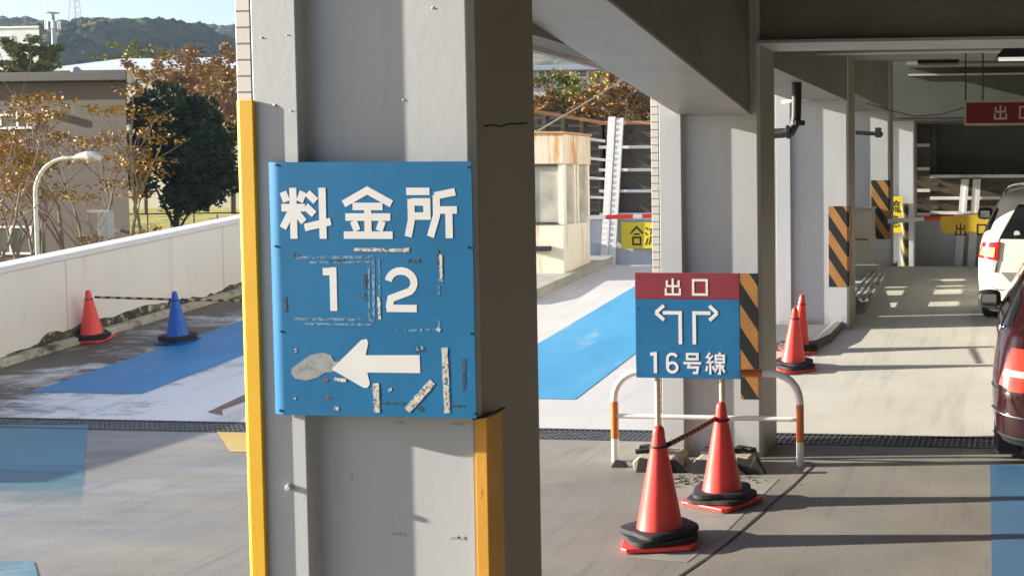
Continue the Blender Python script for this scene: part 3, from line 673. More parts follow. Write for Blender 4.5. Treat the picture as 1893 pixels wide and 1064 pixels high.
for ch, bx, wk in (('出', (1231, 514, 1262, 545), 1), ('口', (1280, 513, 1313, 546), 1), ('left_turn', (1211, 564, 1266, 638), .9), ('right_turn', (1279, 564, 1331, 638), .95), ('1', (1198, 650, 1227, 689), 1.1), ('6', (1230, 650, 1258, 690), 1), ('号', (1264, 651, 1298, 690), 1.1), ('線', (1305, 649, 1341, 690), 1.15)):
    x0, z0, cw, chh = eb(*bx)
    write(mb, [ch], F2, x0, z0, cw, chh, 0, .0015, wk=wk)
mb.build_each('character', letter_white, es)
for px in (1216, 1335):
    x = at(px, 750, Ye+.02).x; mb = MB(); mb.tube([(x, Ye+.02, .04), (x, Ye+.02, ez1-.03)], .021, 12); mb.build('post', post_rusty, es, 0, True, auto=50)
mb = MB()
for x in (ex0+.02, ex1-.02):
    for z in lin(ez0+.03, ez1-.03, 3): mb = MB(); mb.tube([(x, Ye-.017, z), (x, Ye-.021, z)], .004, 6); mb.build('screw', dark_steel, es)
# concrete feet and torn rubber
for k, (pa, pb, lab) in enumerate(((1163, 1258, 'weathered concrete foot block under the left post of the exit sign'), (1272, 1395, 'weathered concrete foot block under the right post of the exit sign'))):
    yb_ = Ye-.14; xa = at(pa, 850, yb_).x; xb_ = at(pb, 850, yb_).x
    bt = thing('foot_block', lab, 'concrete block', ((xa+xb_)/2, Ye, 0), 0, 'foot blocks of the exit sign')
    mb = MB(); mb.prism([(xa+.03, .0), (xb_-.02, .0), (xb_-.03, .075), (xb_-.06, .10), (xa+.07, .105), (xa+.02, .06)], lambda a, b, d: (a, d, b), yb_, Ye+.17); mb.build('block', block_mat, bt, .012)
    mb = MB()
    for q in range(7):
        x = random.uniform(xa, xb_-.1); mb.prism([(x, 0), (x+random.uniform(.08, .2), 0), (x+random.uniform(.06, .14), random.uniform(.05, .10)), (x+.02, random.uniform(.05, .12))], lambda a, b, d: (a, d, b), yb_-random.uniform(.015, .05), yb_-.004-random.random()*.006); mb.mark()
    for q in range(4):
        x = random.uniform(xa, xb_-.12); y = Ye+random.uniform(-.05, .1); mb.box(x, x+.16, y, y+.05, .10+q*.002, .125+q*.003, rz=random.uniform(-.5, .5))
        mb.mark()
    mb.build_each('torn_rubber', black_rubber, bt)
mb = MB()
xr_ = at(1400, 860, Ye-.1).x
mb.prism([(xr_-.07, 0), (xr_+.07, 0), (xr_+.0, .13)], lambda a, b, d: (a, d, b), Ye-.16, Ye-.10); tag(mb.build('rubber_scrap', black_rubber, None, .006), 'torn black rubber scrap beside the right foot block of the exit sign', 'rubber scrap'); mb = MB(); mb.prism([(rx0+.03, 0), (rx0+.15, 0), (rx0+.13, .035), (rx0+.06, .05)], lambda a, b, d: (a, d, b), Ye-.06, Ye-.01)
tag(mb.build('rubber_scrap', black_rubber, None, .006), 'torn black rubber scrap at the left leg of the guard rail', 'rubber scrap')
mb = MB()
for q in range(130):
    p = fl(random.gauss(1315, 50), random.gauss(890, 7)); s_ = random.uniform(.003, .010)
    mb.box(p.x-s_, p.x+s_, p.y-s_*.7, p.y+s_*.7, 0.0025, .004+s_*.6, rz=random.random()*3)
tag(mb.build('gravel_litter', plain('litter', (.16, .14, .11), .9, .6, 30, 0)), kind='stuff')

# ---- traffic cones
def make_cone(label, mat, rot, plate=True, tall=.67):
    t = thing('traffic_cone', label, 'traffic cone', group='traffic cones on the deck')
    k = tall/.67; ob = []
    mb = MB()
    prof = [(.150, .032), (.148, .05), (.128, .10)]+[(.128-(.128-.036)*u, .10+.50*u) for u in (.25, .5, .75, 1)]+[(.0345, .625), (.030, .648), (.020, .662), (.006, .668)]
    mb.lathe([(r, z*k) for r, z in prof], 32); mb.build('cone_body', mat, t, 0, True, local=True, auto=50)
    mb = MB()
    oct_ = [(.195, .165), (.165, .195), (-.165, .195), (-.195, .165), (-.195, -.165), (-.165, -.195), (.165, -.195), (.195, -.165)]
    mb.prism([(a*1.04, b*1.04) for a, b in oct_], lambda a, b, d: (a, b, d), .004, .030); mb.build('base_plate', mat, t, .006, local=True)
    for j in range(2):
        mb = MB(); z0 = .032+j*.034; sc = .97-.07*j; n = 44; h = .032
        import math as _m
        def rr(a, s): # rounded square
            c_, s_ = abs(_m.cos(a)), abs(_m.sin(a)); return s/((c_**4.5+s_**4.5)**(1/4.5))
        for zz, so_, si in ((z0, .196, .16), (z0+.2*h, .205, .15), (z0+.85*h, .203, .148), (z0+h, .195, .155)):
            for q in range(n):
                a = 2*_m.pi*q/n; wob = 1+.010*_m.sin(3*a+j*2)+.010*_m.sin(5*a+1)+.008*_m.sin(11*a+j)
                r_ = rr(a, so_*sc)*wob; mb.v.append((r_*_m.cos(a), r_*_m.sin(a), zz+.004*_m.sin(2*a+j*1.3)))
        for q in range(n):
            a = 2*_m.pi*q/n; mb.v.append((.132*_m.cos(a), .132*_m.sin(a), z0+h*.9))
        for q in range(n):
            a = 2*_m.pi*q/n; mb.v.append((.132*_m.cos(a), .132*_m.sin(a), z0))
        for r_ in range(5):
            for q in range(n):
                q2 = (q+1) % n; mb.f.append((r_*n+q, r_*n+q2, (r_+1)*n+q2, (r_+1)*n+q)); mb.m.append(0)
        o = mb.build('rubber_weight', black_rubber, t, 0, True, local=True, auto=50); o.rotation_euler = (0, 0, rot+j*.35)
    mb = MB(); rc = .049; zc = .55*k
    mb.tube([(rc*math.cos(a), rc*math.sin(a), zc) for a in [2*math.pi*i/20 for i in range(21)]], .006, 6, caps=False); mb.build('ring', black_metal, t, 0, True, local=True)
    return t
c1 = make_cone('large orange red cone closest to the camera, in front of the exit sign', cone_red, .3)
p = fl(1220, 1003); c1.location = (p.x, p.y, .003); c1.rotation_euler = (0, 0, .25)
def put_cone(src, px, py, label, rz, sc=1):
    c = copy_tree(src); c['label'] = label; p = fl(px, py); c.location = (p.x, p.y, zf(p.x, p.y)+.004); c.rotation_euler = (0, 0, rz)
    if p.y > 9.5: c.rotation_euler = (R(5.7), 0, rz)
    c.scale = (sc, sc, sc); return c
c2 = put_cone(c1, 1335, 930, 'orange red cone under the exit sign, tied by a striped bar to the closest cone', 1.1, .965)
c3 = put_cone(c1, 1466, 682, 'front one of two orange red cones standing right of the striped second column', .6, .91)
c4_ = put_cone(c1, 1474, 650, 'rear one of two orange red cones, partly hidden beside the third column', 2.0, .89)
cr = put_cone(c1, 171, 629, 'red cone standing at the foot of the pale parapet wall', .2, .85)
cb = make_cone('blue traffic cone on the blue lane strip by the parapet', cone_blue, .8)
p = fl(330, 632); cb.location = (p.x, p.y, zf(p.x, p.y)+.004); cb.rotation_euler = (R(5.7), 0, .2); cb.scale = (.85,)*3
def bar(a, b, ca, cb_, lab, n=13, r=.014, sag=.0):
    A, B = Vector(a), Vector(b); mb = MB()
    P = [A.lerp(B, i/n)-Vector((0, 0, sag*math.sin(math.pi*i/n))) for i in range(n+1)]
    mb.tube(P, r, 8, mfn=lambda i: i % 2); return tag(mb.build('cone_bar', [ca, cb_], None, 0, True), lab, 'bar', 'bars linking cones')
bar_black = plain('bar_black', (.02, .02, .02), .5, .3, 8, 0); bar_yellow = plain('bar_yellow', (.58, .40, .06), .5, .2, 8, 0); bar_or = plain('bar_faded_orange', (.42, .16, .05), .6, .4, 30, .2)
def top(c, f=.55, dx=0): return Vector(c.location)+Vector((dx, 0, f*c.scale[0]))
bar(top(c1, .555, .05), top(c2, .56, -.03), bar_black, bar_or, 'dark weathered striped bar linking the two cones by the exit sign', 26, .016, .004)
bar(top(c3)+Vector((0, .04, 0)), top(c4_)-Vector((0, .04, 0)), bar_black, bar_or, 'short bar linking the two far cones beside the third column', 9, .011)
bar(top(cr, .565, .05), top(cb, .55, -.03), bar_black, bar_yellow, 'black and yellow bar linking the red cone to the blue cone', 15, .013)
pe = at(470, 556, cb.location.y+1.5)
bar(top(cb, .55, .05), pe, bar_black, bar_yellow, 'black and yellow bar from the blue cone to behind the fee sign column', 13, .013)

# ---- parapet on the left with curb
PXI = -10.42
pp = thing('parapet_wall', 'long cream rendered parapet wall with white coping along the left ramp', 'wall', (PXI, 12, 0))
ys = [6.8, 9.4, 11, 13, 15, 17, 17.2, 19, 22, 26]
def sweep(x0, x1, zb_, zt_, ys):
    mb = MB(); vs = []
    for y in ys:
        z = zf(0, y); vs += [(x0, y, z+zb_), (x1, y, z+zb_), (x1, y, z+zt_), (x0, y, z+zt_)]
    fs = []
    for i in range(len(ys)-1):
        a, b = i*4, i*4+4
        fs += [(a+k, a+(k+1) % 4, b+(k+1) % 4, b+k) for k in range(4)]
    fs += [(3, 2, 1, 0), tuple(len(vs)-4+k for k in range(4))]
    mb.add(vs, fs); return mb
sweep(PXI-.22, PXI, -.6, .93, ys).build('wall', parapet_mat, pp, .004)
sweep(PXI-.26, PXI+.035, .931, 1.0, ys).build('coping', coping_mat, pp, .012)
sweep(PXI+.002, PXI+.13, -.1, .075, [6.8]+lin(7.2, 17.2, 20)+[19]).build('curb', curb_mat, pp, .015)
mb = MB(); yy_ = lin(11.2, 17.2, 90); hh_ = []
h = .05
for y in yy_:
    h = max(.01, min(.12, h+random.gauss(0, .018)+(.05+.04*math.sin(y*1.7)-h)*.15)); hh_.append(h if y > 11.6 else h*.3)
for k_ in range(len(yy_)-1):
    a_, b_ = yy_[k_], yy_[k_+1]; za, zb2 = zf(0, a_)+.07, zf(0, b_)+.07
    mb.add([(PXI+.003, a_, za), (PXI+.003, b_, zb2), (PXI+.003, b_, zb2+hh_[k_+1]), (PXI+.003, a_, za+hh_[k_])], [(0, 1, 2, 3)])
ragged(gunk_mat, 9, .36, .50, 0, .95)
mb.build('grime', gunk_mat, pp)

# ---- toll booth in the middle island
Yb = 15.85
b0, b1 = at(990, 512, Yb), at(1044, 512, Yb)
zt_ = at(1044, 243, Yb).z; zb_ = at(1044, 513, Yb).z; bd = 1.0
bx1_ = b1.x; bx0_ = bx1_-1.25
it = tag(MB().build('traffic_island', concrete), kind='structure')
mb = MB(); isl = [(bx0_-.3, Yb-1.6), (bx1_-.1, Yb-1.6), (bx1_+.12, Yb-1.2), (bx1_+.14, Yb+bd+.6), (bx0_-.3, Yb+bd+.6)]
mb.prism(isl, lambda a, b, d: (a, b, d if d < 0 else zf(0, b)+d), -.2, .14)
it.data = mb.build('island_source', concrete).data; bpy.data.objects.remove(bpy.data.objects['island_source'])
bo = thing('toll_booth', 'small cream toll booth streaked with orange rust beside the middle lane', 'toll booth', (bx1_, Yb, zb_))
zw0, zw1 = at(1044, 415, Yb).z, at(1044, 303, Yb).z       # window band
mb = MB(); mb.box(bx0_, bx1_, Yb, Yb+bd, zb_-.1, zw0); mb.build('lower_body', booth_white, bo, .01)
mb = MB(); mb.box(bx0_-.02, bx1_+.02, Yb-.02, Yb+bd+.02, zw1, zt_-.035); mb.build('fascia', booth_rust, bo, .008)
mb = MB(); mb.box(bx0_-.04, bx1_+.04, Yb-.04, Yb+bd+.04, zt_-.034, zt_); mb.build('roof', rail_rust, bo, .006)
mb = MB(); mb.box(bx0_+.03, bx1_-.03, Yb+.03, Yb+bd-.03, zw0+.002, zw1-.002); mb.build('glazing', booth_glass, bo)
for (xa, xb_) in ((bx0_, bx0_+.07), (bx1_-.07, bx1_), (bx1_-.62, bx1_-.57)):
    mb = MB(); mb.box(xa, xb_, Yb-.003, Yb+.04, zw0+.001, zw1-.001); mb.build('window_post', booth_white, bo)
for (ya, yb_) in ((Yb+.041, Yb+.10), (Yb+bd*.40, Yb+bd*.40+.06), (Yb+bd*.52, Yb+bd*.52+.06), (Yb+bd-.09, Yb+bd)):
    mb = MB(); mb.box(bx1_-.035, bx1_+.003, ya, yb_, zw0+.001, zw1-.001); mb.build('window_post', booth_white, bo)
mb = MB(); mb.box(bx1_-.9, bx1_-.1, Yb-.012, Yb+.02, zw0+.004, zw0+.035); mb.build('window_frame', dark_steel, bo); mb = MB(); mb.box(bx1_-.9, bx1_-.1, Yb-.012, Yb+.02, zw1-.035, zw1-.004); mb.build('window_frame', dark_steel, bo)
mb = MB(); z_ = at(1010, 460, Yb-.2).z; mb.box(bx1_-.55, bx1_-.18, Yb-.16, Yb-.002, z_-.035, z_+.03); mb.build('counter', black_metal, bo, .005)
scr = thing('stripe_shadow_caster', 'unseen slatted screen added between the third and fourth columns to stripe the sunlight', 'screen', (-2.74, 15, .4))  # added slats, out of sight, throwing sun stripes onto the right lane
gaps = [(14.15, 14.43), (14.9, 15.22), (15.4, 15.48), (15.8, 15.95), (16.48, 16.7)]
y_ = 13.66
for ga, gb in gaps+[(16.9, 17.0)]:
    mb = MB(); mb.box(-2.755, -2.735, y_, ga, .35, 2.7); mb.build('slat', beige_metal, scr); y_ = gb
mb = MB(); mb.prism([(13.66, zf(0, 13.66)+.55), (16.9, zf(0, 16.9)+.55), (16.9, zf(0, 16.9)+.64), (13.66, zf(0, 13.66)+.64)], lambda a, b, d: (d, a, b), -2.732, -2.71); mb.build('cross_rail', beige_metal, scr)
# ---- barrier arms
def barrier(A, B, bands, lab, group='barrier arms'):
    t = thing('barrier_arm', lab, 'barrier arm', A); A, B = Vector(A), Vector(B)
    mb = MB(); n = 40; u = (B-A).normalized()
    mb.tube([A.lerp(B, i/n) for i in range(n+1)], .032, 10, mfn=lambda i: 1 if any(a <= i/n < b for a, b in bands) else 0)
    mb.build('arm', [white_paint, red_band], t, 0, True, auto=50); return t
A = at(1086, 402, Yb+.25); B = at(1240, 398, Yb+.4)
t = barrier(A, A+(B-A)*2.2, [(.09, .23), (.30, .40), (.62, .75), (.88, .97)], 'red and white barrier arm across the middle lane beside the booth', None)
A = at(1640, 409, 17.05); B = at(1830, 396, 17.05)
t = barrier(A, A+(B-A)*1.45, [(.24, .44)], 'red and white barrier arm with a yellow exit banner over the right lane', None)
u = (B-A)
fa, fb = at(1739, 403, 17.0), at(1826, 396, 17.0)
mb = MB(); mb.prism([(fa.x, fa.z-.13), (fa.x+.04, fa.z-.22), (fb.x-.1, fb.z-.27), (fb.x+.3, fb.z-.27), (fb.x+.3, fb.z+.02), (fa.x, fa.z+.02)], lambda a, b, d: (a, d, b), 17.005, 17.015)
mb.build('banner', plain('banner_yellow', (.80, .52, .03), .6, .12, 5, .2, 10), t)
mb = MB(); cc = at(1777, 425, 17); write(mb, '出口', wall_fn(17.004), cc.x-.09, cc.z-.075, .16, .17, .14, .001); mb.build_each('character', letter_black, t)
mb = MB(); cx = at(1640, 409, 17.3); mb.box(cx.x-.02, cx.x+.04, 17.0, 17.26, cx.z-.04, cx.z+.04); mb.build('pivot', dark_steel, t)

# ---- louvred sound fence and low wall at the far side
FY = 22.7
fx0 = at(1128, 300, FY).x
ft = thing('louvred_fence', 'dark brown louvred sound fence with white rails and posts across the far end', 'fence', (fx0, FY, .35))
ztop = at(1170, 226, FY).z; zwall = at(1170, 400, FY).z
def louvers(mb, x0, x1, y0, y1, z0, z1, step=.15):
    A, B = Vector((x0, y0, 0)), Vector((x1, y1, 0)); d = (B-A).normalized(); n = Vector((d.y, -d.x, 0)); z = z0
    while z < z1-.02:
        a = [A+n*.05+Vector((0, 0, z)), B+n*.05+Vector((0, 0, z)), B-n*.01+Vector((0, 0, z+step*.68)), A-n*.01+Vector((0, 0, z+step*.68))]
        b_ = [p-n*.012 for p in a]; mb.add(a+b_, [(0, 1, 2, 3), (7, 6, 5, 4), (0, 4, 5, 1), (3, 2, 6, 7)]); z += step
def fence_run(x0, y0, x1, y1, zt0, zt1, pan, par, rails, name):
    n = max(1, int(math.hypot(x1-x0, y1-y0)/pan))
    for i in range(n):
        ua, ub = i/n, (i+1)/n-.05
        mb = MB(); louvers(mb, x0+(x1-x0)*ua, x0+(x1-x0)*ub, y0+(y1-y0)*ua, y0+(y1-y0)*ub, zwall, zt0+(zt1-zt0)*ua-.06); mb.build('louver_panel', louver_mat, par)
    mb = MB()
    for i in range(n+1):
        x, y = x0+(x1-x0)*i/n, y0+(y1-y0)*i/n; mb = MB(); mb.box(x-.025, x+.025, y+.03, y+.08, zwall-.05, zt0+(zt1-zt0)*i/n+.10); mb.build('mullion', black_metal, par)
xr_end = 7.0
fence_run(fx0, FY, -1.7, FY, ztop, ztop, .38, ft, None, '')
zlow = at(1740, 326, FY).z
fence_run(-1.68, FY, xr_end, FY, zlow, zlow, .55, ft, None, '')
for py in (272, 314, 353, 396):
    z = at(1170, py, FY).z; mb = MB(); mb.box(fx0-.2, -1.7, FY-.09, FY-.055, z-.03, z+.03); mb.build('rail', rail_white, ft)
mb = MB(); mb.box(fx0-.2, -1.7, FY-.10, FY-.055, ztop-.05, ztop+.02); mb.build('top_rail', rail_rust, ft)
for py in (326, 366, 393):
    z = at(1740, py, FY).z; mb = MB(); mb.box(-1.698, xr_end, FY-.09, FY-.055, z-.03, z+.03); mb.build('rail', rail_white, ft)
fxl, fyl = fx0-.12, FY-.35
lx0 = at(940, 200, fyl).x; zl0 = at(940, 196, fyl).z
fence_run(lx0, fyl, fxl, FY-.05, zl0, ztop, .36, ft, None, '')
mb = MB(); mb.tube([(lx0, fyl-.08, zl0-.02), (fxl+.06, FY-.09, ztop-.02)], .04, 6); mb.build('top_rail', rail_rust, ft)
for k_ in (.2, .4, .6, .8):
    mb = MB(); mb.tube([(lx0, fyl-.08, zwall+(zl0-zwall)*k_), (fxl+.06, FY-.09, zwall+(ztop-zwall)*k_)], .03, 6); mb.build('rail', rail_white, ft)
mb = MB(); mb.prism([(lx0, zwall), (fxl, zwall), (fxl, ztop-.03), (lx0, zl0-.03)], lambda a, b, d: (a, d, b), FY+.02, FY+.04); mb.build('backing_sheet', louver_mat, ft)
mb = MB(); mb.box(fx0-.2, -1.7, FY-.02, FY+.02, zwall-.05, ztop-.02); mb.box(-1.7, xr_end, FY-.02, FY+.02, zwall-.05, zlow-.03); mb.build('backing_sheet', louver_mat, ft)
lw = thing('low_wall', 'low grey panel wall under the dark louvred fence', 'wall', (0, FY, .3))
mb = MB(); mb.box(-2.70, -2.64, CY[4]+.58, FY-.11, .2, zwall+.35); mb.build('hidden_shade_wall', panel_grey, lw)  # hidden wall added to keep sun off the far panels
mb = MB(); mb.box(lx0, xr_end, FY-.06, FY+.15, .2, zwall-.055); mb.build('panel', panel_grey, lw)
mb = MB(); mb.box(fx0-.3, xr_end, FY-.10, FY+.17, zwall-.054, zwall-.01); mb.build('cap', white_paint, lw)
for (pt, pb, yb_, lab) in (((1131, 216), (1117, 470), 492, 'left one of two white ladder posts near the booth'), ((1146, 218), (1131, 470), 492, 'right one of two white ladder posts near the booth'),
                     ((1784, 331), (1771, 493), 495, 'left one of two pale posts behind the yellow banner'), ((1806, 331), (1795, 493), 495, 'right one of two pale posts, beside the white car')):
    T_, B_ = at(*pt, FY-.2), at(*pb, FY-.2); B_ = T_+(B_-T_)*((T_.z-.3)/(T_.z-B_.z))
    t = thing('fence_post', lab, 'post', (B_.x, FY-.2, .3), 0, 'white posts on the fence')
    mb = MB(); hw = .075
    for (o0, o1, y0_, y1_) in ((.02, hw, -.02, .03), (-hw, .019, .01, .05)):
        mb.add([(B_.x+o0, FY-.2+y0_, .3), (B_.x+o1, FY-.2+y0_, .3), (T_.x+o1, FY-.2+y0_, T_.z), (T_.x+o0, FY-.2+y0_, T_.z), (B_.x+o0, FY-.2+y1_, .3), (B_.x+o1, FY-.2+y1_, .3), (T_.x+o1, FY-.2+y1_, T_.z), (T_.x+o0, FY-.2+y1_, T_.z)],
               [(0, 1, 2, 3), (5, 4, 7, 6), (0, 4, 5, 1), (1, 5, 6, 2), (2, 6, 7, 3), (3, 7, 4, 0)])
    mb.build('channel', rail_white, t)
    if pt[0] > 1500: continue
    n = int((T_.z-.3)/.11)
    for i in range(n):
        P = B_.lerp(T_, (i+.5)/n); P.z = .3+(T_.z-.3)*(i+.5)/n; xx = B_.x+(T_.x-B_.x)*(i+.5)/n
        mb = MB(); mb.box(xx-hw+.006, xx+.018, FY-.215, FY-.1905, P.z-.03, P.z+.018); mb.build('rung', rail_white, t)
# yellow merge signs
def ysign(px0, py0, px1, py1, Y, rows, lab, lay):
    a, b = at(px0, py1, Y), at(px1, py0, Y); t = thing('merge_sign', lab, 'sign', (a.x, Y, a.z))
    mb = MB(); mb.box(a.x, b.x, Y-.012, Y, a.z, b.z); mb.build('panel', yellow_sign, t, .002); mb = MB()
    for (ch, q0, r0, q1, r1) in lay:
        c_, d_ = at(q0, r1, Y), at(q1, r0, Y); write(mb, ch, wall_fn(Y-.0121), c_.x, c_.z, d_.x-c_.x, d_.z-c_.z, 0, .002, wk=1.15)
    mb.build_each('character', letter_black, t); return t
ysign(1149, 411, 1284, 459, FY-.13, 1, 'yellow merge warning sign on the low wall in the middle gap',
      [('合', 1166, 418, 1189, 453), ('流', 1193, 418, 1216, 453), ('注', 1221, 418, 1244, 453), ('意', 1248, 418, 1271, 453)])
ysign(1612, 363, 1669, 430, CY[4]-.02, 2, 'yellow merge warning sign on the farthest column beside the barrier arm',
      [('合', 1617, 370, 1637, 393), ('流', 1643, 370, 1664, 393), ('注', 1617, 398, 1637, 420), ('意', 1643, 398, 1664, 420)])
# striped bollard beside the farthest column
a = at(1673, 490, 21.2)
bt = thing('striped_post', 'yellow and black striped post at the foot of the farthest column', 'post', (a.x, 21.2, .35))
mb = MB(); mb.tube([(a.x, 21.2, .35), (a.x, 21.2, at(1667, 376, 21.2).z)], .07, 14); mb.build('post', stripes('post_stripe', (.02, .02, .02), (.34, .24, .06), .3), bt, 0, True, auto=50)
# island and beige cabinet by the third and fourth columns
mb = MB(); q = [fl(1440, 650), fl(1500, 648), fl(1535, 632), fl(1560, 605), fl(1573, 585)]
poly = [(-2.75, q[0].y)]+[(p.x, p.y) for p in q[1:]]+[(XR+.06, 14), (XR+.02, 18.2), (-2.75, 18.2)]
mb.prism(poly, lambda a, b, d: (a, b, d if d < 0 else zf(0, b)+d), -.2, .09)
o = mb.build('traffic_island', concrete_dark); tag(o, kind='structure')
Yc = 16.35
a, b = at(1566, 490, Yc), at(1611, 384, Yc)
ct = thing('ticket_cabinet', 'beige metal cabinet standing between the third and fourth columns', 'cabinet', (a.x, Yc, a.z))
mb = MB(); mb.box(a.x-.25, b.x, Yc, Yc+.45, zf(0, Yc)+.08, b.z-.02); mb.build('body', beige_metal, ct, .012)
mb = MB(); mb.box(a.x-.27, b.x+.02, Yc-.02, Yc+.47, b.z-.019, b.z); mb.build('lid', beige_metal, ct, .006)
mb = MB(); mb.box(a.x-.1, b.x-.05, Yc-.004, Yc-.001, a.z+.35, a.z+.37); mb.build('seam', dark_steel, ct)
Yp = 14.1
t = thing('pipe_rack', 'low rack of dark pipes lying on the island past the third column', 'pipe rack', (-2.0, Yp, zf(0, Yp)))
for i in range(4):
    x = at(1577+i*12, 545, Yp).x-.02; mb = MB(); mb.tube([(x, Yp-.1, zf(0, Yp-.1)+.16), (x+.02, Yp+1.7, zf(0, Yp+1.7)+.16)], .022, 8); mb.build('pipe', plain('galv_pipe', (.4, .41, .42), .4, .2, 8, 0, metal=.5), t, 0, True, auto=50)
mb = MB(); mb.box(-2.3, XR, Yp+1.7, Yp+1.95, zf(0, Yp+1.8)+.08, zf(0, Yp+1.8)+.24); mb.build('support', concrete, t, .01); mb = MB(); mb.box(-2.3, XR, Yp-.06, Yp-.02, zf(0, Yp)+.07, zf(0, Yp)+.135); mb.build('support', concrete, t, .01)
# drain pipe hanging beside the third column
Yd = 10.6
a = at(1474, 86, Yd); b = at(1472, 236, Yd)
t = thing('drain_pipe', 'black ceiling drain pipe with an elbow beside the second column', 'pipe', (a.x, Yd, b.z))
e = at(1446, 246, Yd)
mb = MB(); mb.tube([(a.x, Yd, 3.75), (a.x, Yd, a.z), (b.x, Yd, b.z+.10), (b.x-.01, Yd, b.z+.04), (b.x-.05, Yd, e.z+.01), (e.x, Yd, e.z), (e.x-.4, Yd+.1, e.z-.02)], .045, 14); mb.build('pipe', black_metal, t, 0, True, auto=60)
mb = MB()
for py in (126, 145, 228):
    c_ = at(1474, py, Yd); mb.tube([(c_.x, Yd, c_.z-.02), (c_.x, Yd, c_.z+.025)], .068, 14)
c_ = at(1458, 244, Yd); mb.tube([(c_.x-.02, Yd, c_.z), (c_.x+.02, Yd, c_.z)], .062, 14)
mb.build('coupling', black_metal, t, .004)
mb = MB(); q0, q1 = at(1445, 189, 12.9), at(1515, 180, 12.9); mb.tube([q0, q1], .018, 8); tag(mb.build('conduit', white_paint, None, 0, True), 'thin white conduit across the top of the third column', 'conduit')
mb = MB(); pth = [at(x_, y_, 15.5) for x_, y_ in ((1575, 172), (1600, 190), (1640, 203), (1690, 215), (1740, 212), (1785, 198))]
mb.tube(pth, .006, 5); tag(mb.build('cable', black_metal), 'thin black cable drooping under the ceiling beside the hanging sign', 'cable')
mb = MB(); p0, p1 = at(1582, 245, 17.1), at(1632, 248, 17.1)
mb.tube([p0, p1], .03, 8); mb.box(p1.x-.10, p1.x-.02, 17.0, 17.12, p1.z-.05, p1.z+.09); tag(mb.build('camera_bracket', black_metal), 'small dark bracket high on the fourth column', 'bracket')

# ---- hanging exit sign and ceiling lamp
Yh = 11.0
a, b = at(1783, 232, Yh), at(1961, 185, Yh)
hs = thing('hanging_sign', 'dark red hanging exit sign with a pale frame under the ceiling', 'sign', (a.x, Yh, a.z))
mb = MB(); mb.box(a.x+.012, b.x-.012, Yh-.02, Yh+.02, a.z+.012, b.z-.012); mb.build('panel', plain('sign_red', (.20, .018, .014), .45, .15, 3, 0), hs)
mb = MB(); f = .018
mb.box(a.x, b.x, Yh-.024, Yh+.024, a.z, a.z+f); mb.box(a.x, b.x, Yh-.024, Yh+.024, b.z-f, b.z); mb.box(a.x, a.x+f, Yh-.024, Yh+.024, a.z+f, b.z-f); mb.box(b.x-f, b.x, Yh-.024, Yh+.024, a.z+f, b.z-f); mb.build('frame', plain('frame_cream', (.50, .45, .36), .5, .1, 5, 0), hs)
mb = MB(); c_, d_ = at(1837, 221, Yh), at(1862, 195, Yh); write(mb, '出口', wall_fn(Yh-.0201), c_.x, c_.z, d_.x-c_.x, d_.z-c_.z, .1, .002); mb.build_each('character', plain('sign_letter', (.6, .5, .48), .5, .1, 5, 0), hs)
for px in (1785, 1817, 1925):
    q = at(px, 186, Yh); mb = MB(); mb.tube([(q.x, Yh, b.z), (q.x, Yh, 3.7)], .008, 6); mb.build('rod', dark_steel, hs)
Yl = 9.9
a, b = at(1841, 112, Yl), at(1858, 86, Yl)
lp = thing('ceiling_lamp', 'black trough lamp with a bright white tube hanging at the top right', 'lamp', (a.x+.6, Yl, a.z))
L_ = 1.3; e_ = b.x-a.x; h_ = b.z-a.z
mb = MB(); mb.prism([(a.x, a.z+.028), (a.x+L_, a.z+.028), (a.x+L_-e_, b.z), (a.x+e_, b.z)], lambda a_, b_, d: (a_, d, b_), Yl, Yl+.20); mb.build('housing', black_metal, lp, .004)
mb = MB(); mb.tube([(a.x+.02, Yl+.025, a.z+.012), (a.x+L_-.02, Yl+.025, a.z+.012)], .016, 10); o = mb.build('tube', plain('lamp_tube', (.85, .85, .83), .4, .03, 5, 0), lp, 0, True)
b_ = o.data.materials[0].node_tree.nodes['Principled BSDF']; b_.inputs['Emission Color'].default_value = (1, .97, .9, 1); b_.inputs['Emission Strength'].default_value = .22
for k_ in (.3, 1.0): mb = MB(); mb.tube([(a.x+k_, Yl+.1, b.z), (a.x+k_, Yl+.1, 3.7)], .008, 6); mb.build('rod', dark_steel, lp)

Yq = 14.5; a, b = at(1696, 118, Yq), at(1772, 107, Yq)
mb = MB(); mb.box(a.x, b.x, Yq, Yq+.25, a.z, b.z); mb.box(a.x+.1, a.x+.16, Yq+.1, Yq+.16, b.z, b.z+.5); tag(mb.build('junction_box', black_metal, None, .01), 'dark flat box hung under the ceiling left of the hanging exit sign', 'junction box')
for k_, (px, py, Yq, lab) in enumerate(((1500, 97, 10.8, 'thin grey conduit under the ceiling just past the second column'), (1500, 112, 14.8, 'thin grey conduit under the ceiling past the third column'))):
    q = at(px, py, Yq); mb = MB(); mb.tube([(XR+.05, Yq, q.z), (9.5, Yq, q.z)], .03, 8)
    tag(mb.build('conduit', beam_light, None, 0, True), lab, 'conduit')
